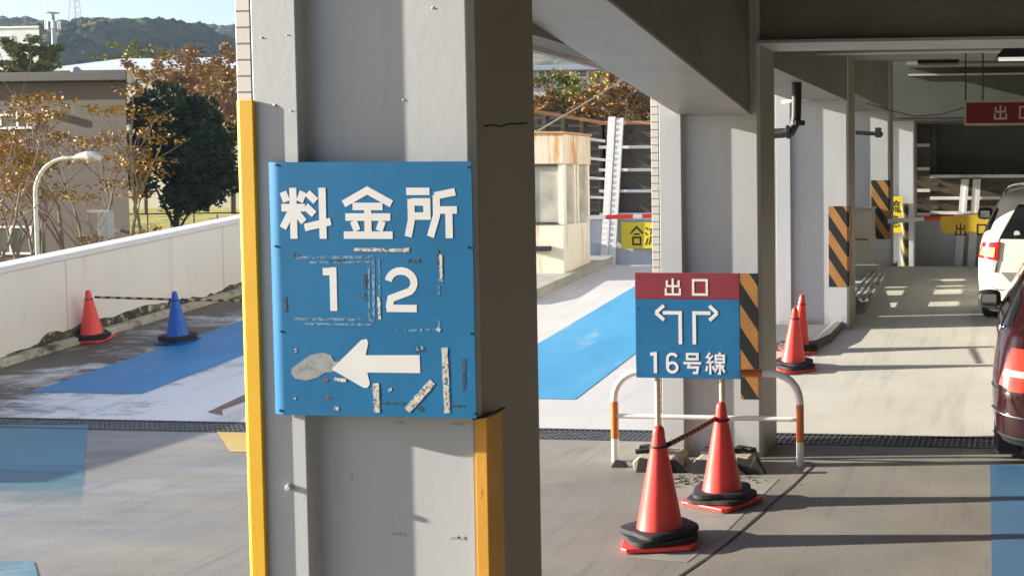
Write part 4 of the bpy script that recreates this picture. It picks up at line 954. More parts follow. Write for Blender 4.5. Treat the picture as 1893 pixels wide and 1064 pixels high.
# ================================================================== CARS
def interp(xs, ys, x):
    if x <= xs[0]: return ys[0]
    for i in range(len(xs)-1):
        if x <= xs[i+1]:
            u = (x-xs[i])/(xs[i+1]-xs[i])
            p0 = ys[max(i-1, 0)]; p1 = ys[i]; p2 = ys[i+1]; p3 = ys[min(i+2, len(ys)-1)]
            m1 = (p2-p0)/2; m2 = (p3-p1)/2
            if (p1-p0)*(p2-p1) <= 0: m1 = 0
            if (p2-p1)*(p3-p2) <= 0: m2 = 0
            return (2*u**3-3*u*u+1)*p1+(u**3-2*u*u+u)*m1+(-2*u**3+3*u*u)*p2+(u**3-u*u)*m2
    return ys[-1]
class CarShape:
    """body skin as horizontal rings; s runs round the plan: 0-1 left side (front to rear), 1-2 rear left corner, 2-3 rear, 3-4 corner, 4-5 right side, 5-6, 6-7 front, 7-8"""
    def __init__(s, L, zs, rear, front, half, rr=.30, rf=.45): s.L = L; s.zs = zs; s.rear = rear; s.front = front; s.half = half; s.rr = rr; s.rf = rf
    def pt(s, q, z, off=0):
        if off:
            e = .004; p = s.pt(q, z); du = s.pt(q+e, z)-s.pt(q-e, z); dv = s.pt(q, z+e)-s.pt(q, z-e)
            n = du.cross(dv); n.normalize(); return p+n*off
        yr = interp(s.zs, s.rear, z); yf = s.L-interp(s.zs, s.front, z); h = interp(s.zs, s.half, z)
        rr = min(s.rr, h*.6, (yf-yr)*.3); rf = min(s.rf, h*.7, (yf-yr)*.4)
        q = q % 8; k = int(q); u = q-k; B = .05
        def side(y): # gentle plan curvature
            v = (y-yr)/(yf-yr)*2-1; return -.018*v*v
        if k == 0: y = (yf-rf)+(yr+rr-yf+rf)*u; return Vector((-h-side(y), y, z))
        if k == 1: a = R(180+90*u); y = yr+rr+rr*math.sin(a); return Vector((-h+rr+rr*math.cos(a)-side(y)*(1-u), y, z))
        if k == 2: x = -h+rr+(2*h-2*rr)*u; return Vector((x, yr-B*(1-(x/max(.01, h-rr))**2)*.5, z))
        if k == 3: a = R(270+90*u); y = yr+rr+rr*math.sin(a); return Vector((h-rr+rr*math.cos(a)+side(y)*u, y, z))
        if k == 4: y = (yr+rr)+(yf-rf-yr-rr)*u; return Vector((h+side(y), y, z))
        if k == 5: a = R(90*u); y = yf-rf+rf*math.sin(a); return Vector((h-rf+rf*math.cos(a)+side(y)*(1-u), y, z))
        if k == 6: x = h-rf-(2*h-2*rf)*u; return Vector((x, yf, z))
        a = R(90+90*u); y = yf-rf+rf*math.sin(a); return Vector((-h+rf+rf*math.cos(a)-side(y)*u, y, z))
    def body(s, name, mat, par, nz=44):
        mb = MB(); qs = []
        for k, n in enumerate((16, 8, 12, 8, 16, 8, 12, 8)): qs += [k+i/n for i in range(n)]
        z0, z1 = s.zs[0], s.zs[-1]; zz = lin(z0, z1, nz); n = len(qs)
        for z in zz: mb.v += [tuple(s.pt(q, z)) for q in qs]
        for j in range(nz):
            for i in range(n):
                i2 = (i+1) % n; mb.f.append((j*n+i, j*n+i2, (j+1)*n+i2, (j+1)*n+i)); mb.m.append(0)
        mb.f.append(tuple(range(nz*n, nz*n+n))); mb.m.append(0); mb.f.append(tuple(range(n-1, -1, -1))); mb.m.append(0)
        return mb.build(name, mat, par, 0, True, local=True, auto=45)
    def patch(s, name, mat, par, c, off=.006, n=10, m=6):
        """c: four (s,z) corners: bottom start, bottom end, top end, top start"""
        mb = MB(); N = n+1
        for j in range(m+1):
            for i in range(n+1):
                u, v = i/n, j/m
                q = (c[0][0]*(1-u)+c[1][0]*u)*(1-v)+(c[3][0]*(1-u)+c[2][0]*u)*v
                z = (c[0][1]*(1-u)+c[1][1]*u)*(1-v)+(c[3][1]*(1-u)+c[2][1]*u)*v
                mb.v.append(tuple(s.pt(q, z, off)))
        for j in range(m):
            for i in range(n): mb.f.append((j*N+i, j*N+i+1, (j+1)*N+i+1, (j+1)*N+i)); mb.m.append(0)
        # rim back to the body so the piece has thickness
        edge = [(0, i) for i in range(N)]+[(j, n) for j in range(1, m+1)]+[(m, i) for i in range(n-1, -1, -1)]+[(j, 0) for j in range(m-1, 0, -1)]
        b = len(mb.v)
        for (j, i) in edge:
            u, v = i/n, j/m
            q = (c[0][0]*(1-u)+c[1][0]*u)*(1-v)+(c[3][0]*(1-u)+c[2][0]*u)*v
            z = (c[0][1]*(1-u)+c[1][1]*u)*(1-v)+(c[3][1]*(1-u)+c[2][1]*u)*v
            mb.v.append(tuple(s.pt(q, z, -.004)))
        E = len(edge)
        for k in range(E):
            j, i = edge[k]; j2, i2 = edge[(k+1) % E]; mb.f.append((b+k, b+(k+1) % E, j2*N+i2, j*N+i)); mb.m.append(0)
        return mb.build(name, mat, par, 0, True, local=True, auto=40)
    def line(s, name, mat, par, pts, r=.006, off=.006, n=8):
        P = []
        for a, b in zip(pts[:-1], pts[1:]):
            for i in range(n): P.append(s.pt(a[0]+(b[0]-a[0])*i/n, a[1]+(b[1]-a[1])*i/n, off))
        P.append(s.pt(*pts[-1], off)); mb = MB(); mb.tube(P, r, 6); return mb.build(name, mat, par, 0, True, local=True)
tyre = plain('tyre_rubber', (.018, .018, .018), .8, .2, 20, .3, 60); alloy = plain('alloy_rim', (.45, .45, .46), .3, .1, 8, 0, metal=.8)
def wheels(cs, par, half, ya, yb_, r=.31, wd=.2):
    for y in (ya, yb_):
        for sx in (-1, 1):
            x0 = sx*(half-.012); x1 = sx*(half-wd)
            mb = MB(); prof = [(0, r*.62), (.0, r*.9), (.03, r), (.17, r), (.2, r*.9), (.2, r*.6)]; n = 28
            for d_, rr in prof: mb.v += [(x0-sx*d_, y+rr*math.cos(2*math.pi*i/n), r+rr*math.sin(2*math.pi*i/n)) for i in range(n)]
            for j in range(len(prof)-1):
                for i in range(n): mb.f.append((j*n+i, j*n+(i+1) % n, (j+1)*n+(i+1) % n, (j+1)*n+i)); mb.m.append(0)
            o = mb.build('wheel', tyre, par, 0, True, local=True, auto=40)
            mb = MB(); mb.tube([(x0-sx*.02, y, r), (x0-sx*.05, y, r)], r*.62, 24)
            for i in range(5):
                a = 2*math.pi*i/5; mb.tube([(x0-sx*.014, y, r), (x0-sx*.016, y+r*.58*math.cos(a), r+r*.58*math.sin(a))], .03, 6)
            mb.build('rim', alloy, o, 0, True, local=True, auto=40)
            mb = MB(); n = 20; rr = r+.055          # dark wheel arch
            P = [(y+rr*math.cos(math.pi*i/n), r-.02+rr*math.sin(math.pi*i/n)) for i in range(n+1)]
            mb.prism(P, lambda a, b, d: (d, a, b), x0-sx*.012, x0-sx*.03); mb.build('wheel_arch', black_rubber, par, local=True)
def lamp_mat(name, c, e=0, ec=None):
    m = plain(name, c, .12, .1, 40, .1, 60, spec=.6, coat=.6)
    if e:
        b = m.node_tree.nodes['Principled BSDF']; b.inputs['Emission Color'].default_value = c4(ec); b.inputs['Emission Strength'].default_value = e
    return m
lens_red = lamp_mat('lens_red', (.55, .012, .012)); lens_lit = lamp_mat('lens_lit', (.8, .3, .08), 1.0, (1, .42, .12)); lens_clear = lamp_mat('lens_clear', (.50, .45, .44))
lens_litred = lamp_mat('lens_lit_red', (.7, .03, .02), .35, (1, .06, .03))
def mirror(par, x, y, z, sx, mat, w=.20):
    mb = MB(); n = 12
    for j, (d_, k) in enumerate(((0, .72), (.03, .95), (.09, 1.0), (.14, .8), (.17, .4))):
        for i in range(n):
            a = 2*math.pi*i/n; ca, sa = math.cos(a), math.sin(a)
            ex = abs(ca)**.6*(1 if ca > 0 else -1)*w/2*k; ez = abs(sa)**.6*(1 if sa > 0 else -1)*.075*k
            mb.v.append((x+sx*(w/2+.02)+ex, y+d_, z+ez))
    for j in range(4):
        for i in range(n): mb.f.append((j*n+i, j*n+(i+1) % n, (j+1)*n+(i+1) % n, (j+1)*n+i)); mb.m.append(0)
    mb.f.append(tuple(range(n))[::-1]); mb.m.append(0); mb.f.append(tuple(range(4*n, 5*n))); mb.m.append(0)
    o = mb.build('side_mirror', mat, par, 0, True, local=True, auto=40)
    mb = MB(); mb.box(x-sx*.06, x+sx*.05, y+.05, y+.10, z-.06, z-.02); mb.build('mirror_arm', black_metal, o, .008, local=True)
    mb = MB(); xc = x+sx*(w/2+.02); mb.box(xc-w*.30, xc+w*.30, y-.003, y+.0, z-.045, z+.045); mb.build('mirror_glass', plain('mirror_glass', (.6, .62, .65), .03, .02, 3, 0, metal=1), o, .001, local=True)

white_car_paint = plain('white_car_paint', (.80, .79, .74), .25, .02, 2, 0, coat=.7)
maroon = plain('maroon_car_paint', (.028, .007, .008), .16, .05, 2, 0, coat=1.0)
zs = [.20, .28, .42, .60, .78, .92, 1.00, 1.06, 1.20, 1.34, 1.43, 1.47, 1.485]
wc_s = CarShape(4.2, zs, [.10, .03, .0, .0, .02, .05, .07, .10, .22, .37, .46, .62, .95], [.12, .03, 0, .02, .08, .40, 1.05, 1.16, 1.45, 1.75, 2.0, 2.25, 2.5],
                [.80, .84, .865, .875, .87, .855, .835, .81, .745, .675, .61, .52, .38], .26, .5)
wc = thing('parked_car', 'white hatchback with its left tail lamp lit, stopped at the yellow barrier', 'car', group='cars queuing in the right lane')
wc_s.body('body', white_car_paint, wc)
wc_s.patch('rear_window', glass_dark, wc, [(1.92, 1.02), (3.08, 1.02), (3.0, 1.36), (2.0, 1.36)], .005, 16, 8)
for a, b in ((.30, .60), (.62, .97)):
    wc_s.patch('side_window', glass_dark, wc, [(a, 1.03), (b, 1.03), (b, 1.36), (a+.02 if a > .4 else a+.14, 1.36)], .004); wc_s.patch('side_window', glass_dark, wc, [(5-b, 1.03), (5-a, 1.03), (5-a-(.02 if a > .4 else .14), 1.36), (5-b, 1.36)], .004)
wc_s.patch('side_window', glass_dark, wc, [(1.02, 1.05), (1.50, 1.10), (1.40, 1.30), (1.0, 1.34)], .004)
wc_s.patch('windscreen', glass_dark, wc, [(5.9, 1.03), (7.1, 1.03), (7.0, 1.38), (6.0, 1.38)], .004)
for sgn in (0, 1):
    m = (lambda q: q) if not sgn else (lambda q: 5-q)
    def pc(cs): 
        cs = [(m(q), z) for q, z in cs]; return cs if not sgn else [cs[1], cs[0], cs[3], cs[2]]
    o = wc_s.patch('tail_lamp', lens_red, wc, pc([(1.28, .80), (1.97, .79), (1.95, .985), (1.40, .965)]), .018)
    wc_s.patch('lit_lens', lens_lit, o, pc([(1.38, .83), (1.86, .82), (1.86, .92), (1.45, .92)]), .024)
    wc_s.patch('reverse_lens', lens_clear, o, pc([(1.30, .68), (1.90, .66), (1.96, .785), (1.28, .795)]), .014)
wc_s.patch('hatch_garnish', plain('grey_recess', (.25, .25, .24), .4, .1, 3, 0), wc, [(2.15, .50), (2.85, .50), (2.98, .66), (2.02, .66)], .004)
wc_s.patch('number_plate', white_paint, wc, [(2.38, .56), (2.62, .56), (2.62, .64), (2.38, .64)], .02)
wc_s.line('bumper_seam', dark_steel, wc, [(1.35, .62), (1.6, .50), (2.05, .46), (2.5, .46), (2.95, .46), (3.4, .50), (3.65, .62)], .004, .002)
wc_s.line('hatch_seam', dark_steel, wc, [(1.95, .66), (1.93, .80), (1.90, 1.0), (1.97, 1.36)], .004, .002)
wc_s.line('roof_seam', black_metal, wc, [(.35, 1.44), (.99, 1.44)], .006, .002)
wc_s.patch('rear_bumper_skirt', black_rubber, wc, [(1.1, .205), (3.9, .205), (3.9, .27), (1.1, .27)], .006, 24, 3)
q = wc_s.pt(2.12, 1.075); mb = MB(); mb.tube([(q.x, q.y-.004, q.z), (q.x, q.y-.014, q.z)], .035, 16); mb.build('round_sticker', white_paint, wc, local=True)
q = wc_s.pt(2.5, 1.03); mb = MB(); mb.tube([q+Vector((0, -.02, 0)), q+Vector((-.3, .02, .06))], .008, 6); mb.build('wiper', black_metal, wc, local=True)
wheels(wc_s, wc, .86, .78, 3.35)
q = wc_s.pt(.26, 1.06)
mirror(wc, -.80, q.y, 1.05, -1, white_car_paint); mirror(wc, .80, q.y, 1.05, 1, white_car_paint)
for m_ in [c for c in wc.children if c.name.startswith('side_mirror')]: m_.data.materials[0] = black_metal
pl = at(1806, 530, 13.75)
wc.location = (pl.x+.875, 13.15, zf(0, 13.15)-.01); wc.rotation_euler = (R(5.6), 0, R(-3))

zs = [.20, .28, .42, .58, .72, .86, .94, 1.00, 1.14, 1.30, 1.41, 1.46, 1.475]
dc_s = CarShape(3.9, zs, [.12, .04, .0, -.01, .03, .09, .13, .17, .34, .56, .72, .92, 1.2], [.12, .03, 0, .02, .08, .40, 1.0, 1.1, 1.4, 1.7, 1.95, 2.2, 2.4],
                [.78, .82, .84, .848, .84, .82, .80, .775, .70, .62, .55, .47, .35], .32, .5)
dc = thing('parked_car', 'dark maroon hatchback at the right edge, nearest car in the lane', 'car', group='cars queuing in the right lane')
dc_s.body('body', maroon, dc)
dc_s.patch('rear_window', glass_dark, dc, [(1.98, .97), (3.02, .97), (2.98, 1.34), (2.02, 1.34)], .005, 16, 8)
for sgn in (0, 1):
    m = (lambda q: q) if not sgn else (lambda q: 5-q)
    def pc(cs):
        cs = [(m(q), z) for q, z in cs]; return cs if not sgn else [cs[1], cs[0], cs[3], cs[2]]
    dc_s.patch('side_window', glass_dark, dc, pc([(.30, .97), (.60, .97), (.60, 1.32), (.44, 1.32)]), .004)
    dc_s.patch('side_window', glass_dark, dc, pc([(.62, .97), (1.0, .98), (.97, 1.32), (.62, 1.32)]), .004)
    dc_s.line('chrome_trim', chrome, dc, [(m(.26), .955), (m(.6), .955), (m(1.0), .965), (m(1.25), 1.0)], .008, .006)
    dc_s.line('chrome_trim', chrome, dc, [(m(1.05), .97), (m(1.02), 1.33)], .010, .006)
    o = dc_s.patch('tail_lamp', lens_litred, dc, pc([(1.42, .64), (2.0, .62), (2.1, .87), (1.58, .88)]), .02)
    dc_s.patch('clear_lens', lens_clear, o, pc([(1.50, .705), (2.02, .69), (2.04, .732), (1.53, .745)]), .027)
    dc_s.patch('amber_lens', lamp_mat('amber_lens', (.60, .05, .015)), o, pc([(1.62, .615), (1.98, .605), (2.02, .66), (1.55, .68)]), .026)
    dc_s.patch('side_window', glass_dark, dc, pc([(1.08, .99), (1.42, 1.02), (1.34, 1.18), (1.06, 1.27)]), .004)
dc_s.patch('windscreen', glass_dark, dc, [(5.9, .98), (7.1, .98), (7.0, 1.36), (6.0, 1.36)], .004)
dc_s.line('bumper_strip', chrome, dc, [(1.1, .46), (1.5, .44), (2.0, .43), (2.5, .43), (3.0, .43), (3.5, .44), (3.9, .46)], .009, .006)
dc_s.line('bumper_seam', dark_steel, dc, [(1.02, .62), (1.4, .60)], .004, .002)
dc_s.patch('number_plate', white_paint, dc, [(2.36, .62), (2.64, .62), (2.64, .73), (2.36, .73)], .02)
dc_s.patch('rear_bumper_skirt', black_rubber, dc, [(1.1, .205), (3.9, .205), (3.9, .27), (1.1, .27)], .006, 24, 3)
wheels(dc_s, dc, .835, .72, 3.2, .30)
q = dc_s.pt(.27, 1.0); mirror(dc, -.775, q.y, .99, -1, black_metal); mirror(dc, .775, q.y, .99, 1, maroon)
pl = at(1834, 680, 8.9)
dc.location = (pl.x+.848, 8.05, -.005); dc.rotation_euler = (R(2.2), 0, R(0))

# ================================================================== OUTSIDE
def leaf_mat(name, c1, c2, c3, scale=1.2):
    k = NT(name)
    f = k.noise(scale, (1, 1, 1), 5, .7); c = k.ramp(f, (.30, c4(c1)), (.5, c4(c2)), (.68, c4(c3)))
    m = k.done(c, .6, spec=.2); return m
leaf_dark = leaf_mat('evergreen_leaf', (.014, .028, .006), (.034, .060, .012), (.085, .115, .025), 1.8)
leaf_orange = leaf_mat('maple_leaf', (.14, .085, .012), (.34, .17, .018), (.42, .28, .05), 1.2)
leaf_olive = leaf_mat('olive_leaf', (.10, .12, .03), (.19, .20, .045), (.34, .29, .08), 1.6)
leaf_rust = leaf_mat('autumn_leaf', (.17, .095, .035), (.34, .19, .06), (.46, .31, .10), .9)
leaf_yel = leaf_mat('yellow_green_leaf', (.15, .17, .035), (.32, .30, .06), (.46, .40, .10), 1.4)
bark = plain('bark', (.16, .12, .09), .85, .4, 6, .6, 20, stretch=(1, 1, .3)); bark_pale = plain('pale_bark', (.25, .19, .145), .85, .35, 6, .5, 20, stretch=(1, 1, .3))
def leaves(mb, clusters, size):
    for (c, rad, n) in clusters:
        for _ in range(n):
            v = Vector((random.gauss(0, 1), random.gauss(0, 1), random.gauss(0, 1))); v.normalize(); v *= random.random()**.45
            p = Vector(c)+Vector((v.x*rad[0], v.y*rad[1], v.z*rad[2]))
            u = Vector((random.gauss(0, 1), random.gauss(0, 1), random.gauss(0, .6))).normalized(); t = u.cross(Vector((random.gauss(0, 1), random.gauss(0, 1), random.gauss(0, 1)))).normalized()
            s_ = size*random.uniform(.6, 1.3)
            mb.add([p-u*s_, p+t*s_*.55, p+u*s_, p-t*s_*.55], [(0, 1, 2, 3)])
def branch(mb, p, d, L, r, depth, tips, spread=.5, up=.15, kids=(2, 3)):
    n = 4; pts = [p.copy()]; dd = d.copy(); q = p.copy()
    for i in range(n):
        dd = (dd+Vector((random.gauss(0, .10), random.gauss(0, .10), random.gauss(0, .06)+up*.15))).normalized(); q = q+dd*L/n; pts.append(q.copy())
    mb.tube(pts, [r*(1-.45*i/n) for i in range(n+1)], 6 if depth > 1 else 5, caps=False)
    if depth == 0: tips.append(q); return
    tips.append(pts[3])
    for k in range(random.randint(*kids)):
        nd = (dd+Vector((random.gauss(0, spread), random.gauss(0, spread), random.gauss(0, spread*.5)+up))).normalized()
        branch(mb, pts[random.choice((2, 3, 4))], nd, L*random.uniform(.6, .85), r*.52, depth-1, tips, spread, up, kids)
# maple with sparse orange leaves in front of the tan building
def bare_tree(name, label, base, trunks, leafm, barkm, hgt, lsize, nleaf, layer=.35, group=None, depth=3, r0=.07, flat=.35, keep=.8, kids=(2, 3), spread=.5):
    t = thing(name, label, 'tree', base, 0, group); mb = MB(); tips = []
    for (dx, dy, d, L) in trunks: branch(mb, Vector(base)+Vector((dx, dy, 0)), Vector(d).normalized(), L, r0, depth, tips, spread, .16, kids)
    mb.build('trunk', barkm, t, 0, True)
    mb = MB(); cl = []
    for p in tips:
        if random.random() < (keep if p.z > 1.9 or name != 'maple_tree' else keep*.25): cl.append((p, (layer, layer, layer*flat), nleaf))
    leaves(mb, cl, lsize); mb.build('crown', leafm, t); return t
random.seed(3)
Ym = 23.5; g_ = at(110, 470, Ym)
bare_tree('maple_tree', 'bare branched maple with sparse orange leaves behind the parapet and street lamp', (g_.x, Ym, -3.2),
          [(-.45, 0, (-.16, .1, 1), 2.9), (-.2, .1, (.02, -.1, 1), 3.0), (.0, -.1, (.14, 0, 1), 2.9), (-.3, -.2, (-.32, -.1, 1), 2.8), (.1, .1, (.20, .1, 1), 2.5)], leaf_orange, bark_pale, 6, .048, 52, .42, depth=4, r0=.10, flat=.34, keep=.45, spread=.40)
def leafy_tree(name, label, base, ctr, rad, lm, bm, n, size, clumps, trunk_r=.12, group=None, lobes=1.0):
    t = thing(name, label, 'tree', base, 0, group); mb = MB(); B_ = Vector(base); Cc = Vector(ctr); tips = []
    mb.tube([B_, B_.lerp(Cc, .45)+Vector((.05, 0, 0)), Cc], [trunk_r, trunk_r*.8, trunk_r*.4], 8, caps=False)
    for k in range(9):
        a = 2*math.pi*k/9; e_ = Cc+Vector((rad[0]*.7*math.cos(a), rad[1]*.7*math.sin(a), rad[2]*random.uniform(-.4, .6))); s0 = B_.lerp(Cc, random.uniform(.4, .8)); mb.tube([s0, s0.lerp(e_, .5)+Vector((0, 0, .1)), e_], [trunk_r*.4, trunk_r*.25, trunk_r*.1], 5, caps=False)
    mb.build('trunk', bm, t, 0, True)
    mb = MB(); cl = []
    for k in range(clumps):
        v = Vector((random.gauss(0, 1), random.gauss(0, 1), random.gauss(0, 1))).normalized()*random.random()**.4
        c_ = Cc+Vector((v.x*rad[0], v.y*rad[1], v.z*rad[2])); f = random.uniform(.14, .30)*lobes
        cl.append((c_, (rad[0]*f, rad[1]*f, rad[2]*f*.8), n//clumps))
    leaves(mb, cl, size); mb.build('crown', lm, t); return t
# dense evergreen, its trunk on the grass bank
Yv = 38; cv = at(333, 275, Yv); rw = (at(437, 275, Yv).x-at(235, 275, Yv).x)/2; rh = (at(333, 140, Yv).z-at(333, 405, Yv).z)/2
bt_ = at(310, 424, Yv)
leafy_tree('evergreen_tree', 'dense dark green evergreen tree on the grass bank behind the parapet', (bt_.x, Yv, terr(bt_.x, Yv)), (cv.x, Yv, cv.z), (rw*.92, rw*.9, rh*.86), leaf_dark, bark, 34000, .10, 90, .13, lobes=1.3)
# orange tree behind the evergreen, and the far small ones
Yo = 52; co_ = at(375, 150, Yo); leafy_tree('autumn_tree', 'orange brown autumn tree rising behind the dark evergreen', (co_.x, Yo, terr(co_.x, Yo)), (co_.x, Yo, co_.z-.6), (2.6, 2.2, 2.0), leaf_rust, bark, 6500, .10, 60, .12, 'autumn trees behind the parapet', .95)
co_ = at(425, 190, Yo-3); leafy_tree('autumn_tree', 'rust coloured tree right of the dark evergreen against the tiled column', (co_.x, Yo-3, terr(co_.x, Yo)), (co_.x, Yo-3, co_.z), (1.6, 1.6, 3.0), leaf_rust, bark, 4200, .10, 40, .12, 'autumn trees behind the parapet')
co_ = at(262, 150, 50); leafy_tree('autumn_tree', 'thin yellow brown tree above the right roof corner of the tan building', (co_.x, 50, terr(co_.x, 50)), (co_.x, 50, co_.z-.2), (1.3, 1.2, 1.3), leaf_rust, bark, 1500, .09, 26, .08, 'autumn trees behind the parapet')
co_ = at(48, 108, 46); leafy_tree('olive_tree', 'olive green tree behind the tan building roof in front of the white block', (co_.x, 46, -4.6), (co_.x, 46, co_.z-.1), (1.5, 1.4, 1.15), leaf_olive, bark, 5200, .10, 40, .10)
co_ = at(250, 97, 80); leafy_tree('autumn_tree', 'small golden tree at the foot of the wooded hill', (co_.x, 80, -4), (co_.x, 80, co_.z-.2), (2.4, 2, 1.0), leaf_yel, bark, 1500, .14, 26, .1, 'autumn trees behind the parapet')
# bushes and saplings behind the fence
bank = MB()
zb0 = at(1100, 215, 27).z
for (px, py, Yt, rx, rz_, lm, lab) in ((1025, 180, 27.5, .95, .75, leaf_olive, 'olive green bush behind the fence, left in the middle gap'), (1085, 185, 28.5, 1.0, .85, leaf_yel, 'yellow green bush behind the fence in the middle gap'),
                                  (1110, 205, 27, .9, .55, leaf_rust, 'russet bush just above the orange fence rail'), (1150, 185, 28, .75, .85, leaf_rust, 'russet bush with bare stems behind the ladder posts'), (1192, 205, 29, .8, .75, leaf_dark, 'dark green bush next to the tiled second column'),
                                  (1000, 205, 27, .6, .5, leaf_rust, 'brown bush at the left end of the middle gap')):
    q = at(px, py, Yt); leafy_tree('bush', lab, (q.x, Yt, .3), (q.x, Yt, q.z), (rx, rx*.8, rz_), lm, bark, 2600, .055, 40, .05, 'bushes behind the louvred fence')
q = at(1158, 215, 26.5)
for k, (dx, lab) in enumerate(((0, 'bare pale sapling with a fan of upright stems behind the ladder posts'), (-.45, 'bare pale sapling leaning left behind the fence'))):
    bare_tree('bare_sapling', lab, (q.x+dx, 26.5, 1.0), [(0, 0, (-.10, 0, 1), 1.6), (.03, 0, (.03, .1, 1), 1.7), (.06, 0, (.18, 0, 1), 1.7), (.09, 0, (.34, .1, 1), 1.6)], leaf_rust, bark_pale, 3, .04, 6, .2, 'bare saplings behind the fence', 1, .022, .6, .5)
a, b = at(985, 318, 18.4), at(1150, 140, 26)
mb = MB(); mb.tube([at(960, 262, 18.2), at(1075, 195, 22.4), at(1200, 118, 27)], .014, 6); tag(mb.build('guy_wire', plain('wire', (.5, .42, .28), .6, .1, 5, 0), None, 0, True), 'pale slanting guy wire above the toll booth', 'wire')

# ---- buildings
def building(name, label, x0, x1, y0, y1, z0, z1, wall, roofm, roof_h=.35, over=.25, wins=(), winm=None, slope=None):
    t = thing(name, label, 'building', ((x0+x1)/2, y0, z0))
    k = y1/y0*1.02; fp = lambda o: [(x0*k-o, y1+o), (x0-o, y0-o), (x1+o, y0-o), (x1*k+o, y1+o)]     # plan splays away from the viewer
    mb = MB(); mb.prism(fp(0), lambda a, b, d: (a, b, d), z0, z1); mb.build('wall', wall, t)
    mb = MB(); mb.prism(fp(over), lambda a, b, d: (a, b, d), z1+.001, z1+roof_h); mb.build('roof', roofm, t, .03)
    for (a, b, c_, d_, kind) in wins:
        mb = MB(); fr = .06
        mb.box(a, b, y0-.05, y0-.002, c_, c_+fr); mb.box(a, b, y0-.05, y0-.002, d_-fr, d_); mb.box(a, a+fr, y0-.05, y0-.002, c_+fr, d_-fr); mb.box(b-fr, b, y0-.05, y0-.002, c_+fr, d_-fr)
        n = kind
        for i in range(1, n): x = a+(b-a)*i/n; mb.box(x-fr/2, x+fr/2, y0-.048, y0-.002, c_+fr, d_-fr)
        o = mb.build('window', white_paint, t); mb = MB(); mb.box(a+fr, b-fr, y0-.02, y0-.003, c_+fr, d_-fr); mb.build('pane', window_glass, o)
    return t
tan = plain('tan_render', (.125, .098, .085), .8, .12, .6, .2, 20, dirt=(.15, .12, .105), dirt_at=.6, dscale=.8)
Yt = 29.0
x1 = at(236, 300, Yt).x; z1 = at(100, 153, Yt).z
wz = (at(0, 239, Yt).z, at(0, 211, Yt).z); wl = (at(0, 470, Yt).z, at(0, 417, Yt).z)
tb = building('tan_building', 'low tan rendered building with a dark flat roof behind the maple tree', x1-16, x1, Yt, Yt+9, -4.6, z1, tan, plain('dark_roof', (.012, .011, .011), .6, .2, 3, .1), .26, .28,
         [(at(-90, 225, Yt).x, at(66, 225, Yt).x, *wz, 5), (at(-100, 440, Yt).x, at(62, 440, Yt).x, *wl, 4)])
q = at(98, 212, Yt); mb = MB(); mb.box(q.x-.09, q.x+.07, Yt-.16, Yt-.002, q.z-.09, q.z+.10); mb.build('wall_lamp', white_paint, tb, .02)
q = at(220, 425, Yt); mb = MB(); mb.tube([(q.x, Yt-.01, q.z), (q.x, Yt-.25, q.z)], .04, 8); mb.box(q.x-.16, q.x-.02, Yt-.3, Yt-.1, q.z-.05, q.z+.05); mb.build('camera_bracket', white_paint, tb)
Yw = 66; a, b = at(-120, 130, Yw), at(72, 52, Yw)
building('white_building', 'white flat roofed block at the far left behind the olive tree', a.x, b.x, Yw, Yw+12, -4.6, b.z, plain('white_block', (.62, .66, .70), .7, .06, 1, 0), white_paint, .12, .08, [(at(8, 72, Yw).x-.3, at(22, 72, Yw).x, at(0, 75, Yw).z, at(0, 66, Yw).z, 1)])
Yw = 60; a, b = at(108, 150, Yw), at(432, 118, Yw); rz0 = at(200, 131, Yw).z; rz1 = at(200, 113, Yw+5).z
wb = thing('white_roof_hall', 'long low hall with a white metal roof below the wooded hill', 'building', (a.x, Yw, -4))
mb = MB(); mb.box(a.x, b.x+6, Yw, Yw+10, -4.6, rz0); mb.build('wall', plain('cream_wall', (.60, .55, .45), .7, .08, 1, 0), wb)
mb = MB(); mb.prism([(Yw-.4, rz0+.002), (Yw+5, rz1), (Yw+10.4, rz0+.002), (Yw+10.4, rz0+.15), (Yw+5, rz1+.12), (Yw-.4, rz0+.15)][::-1], lambda a_, b_, d: (d, a_, b_), a.x-.3, b.x+6.3); mb.build('roof', plain('white_roof', (.72, .76, .80), .4, .06, .8, 0), wb)
q = at(168, 134, Yw-1); mb = MB(); mb.tube([(q.x, Yw-2, q.z-.3), (q.x, Yw-2, q.z+.06), (q.x, Yw-2, q.z+.2)], [.24, .24, .1], 10); mb.build('roof_vent', plain('vent_grey', (.35, .37, .40), .5, .1, 3, 0), wb, 0, True)
Yw = 48; a, b = at(960, 165, Yw), at(1140, 118, Yw)
bb = building('grey_building', 'pale grey building with a blue roof edge seen under the haunched beam', a.x-6, b.x+3, Yw, Yw+9, -4, at(1050, 132, Yw).z, plain('pale_grey_wall', (.45, .46, .48), .7, .08, 1, 0), plain('blue_grey_roof', (.30, .36, .44), .4, .1, 1, 0), .22, .5,
         [(at(994, 150, Yw).x, at(1040, 150, Yw).x, at(0, 158, Yw).z, at(0, 141, Yw).z, 3), (at(1064, 148, Yw).x, at(1088, 148, Yw).x, at(0, 158, Yw).z, at(0, 141, Yw).z, 1)])
Yw = 41; P0, P1, P2 = at(1040, 172, Yw), at(1128, 130, Yw), at(1300, 205, Yw)
hb = thing('tiled_house', 'house with a russet tiled roof behind the bushes', 'house', (P1.x, Yw, 0))
mb = MB(); ez_ = P0.z-1.0
mb.add([(P0.x-3, Yw, ez_), (P2.x+3, Yw, ez_), (P2.x+3, Yw+9, ez_), (P0.x-3, Yw+9, ez_), (P1.x-.3, Yw+4, P1.z+.15), (P1.x+.3, Yw+5, P1.z+.15)], [(0, 1, 5, 4), (1, 2, 5), (2, 3, 4, 5), (3, 0, 4), (0, 3, 2, 1)])
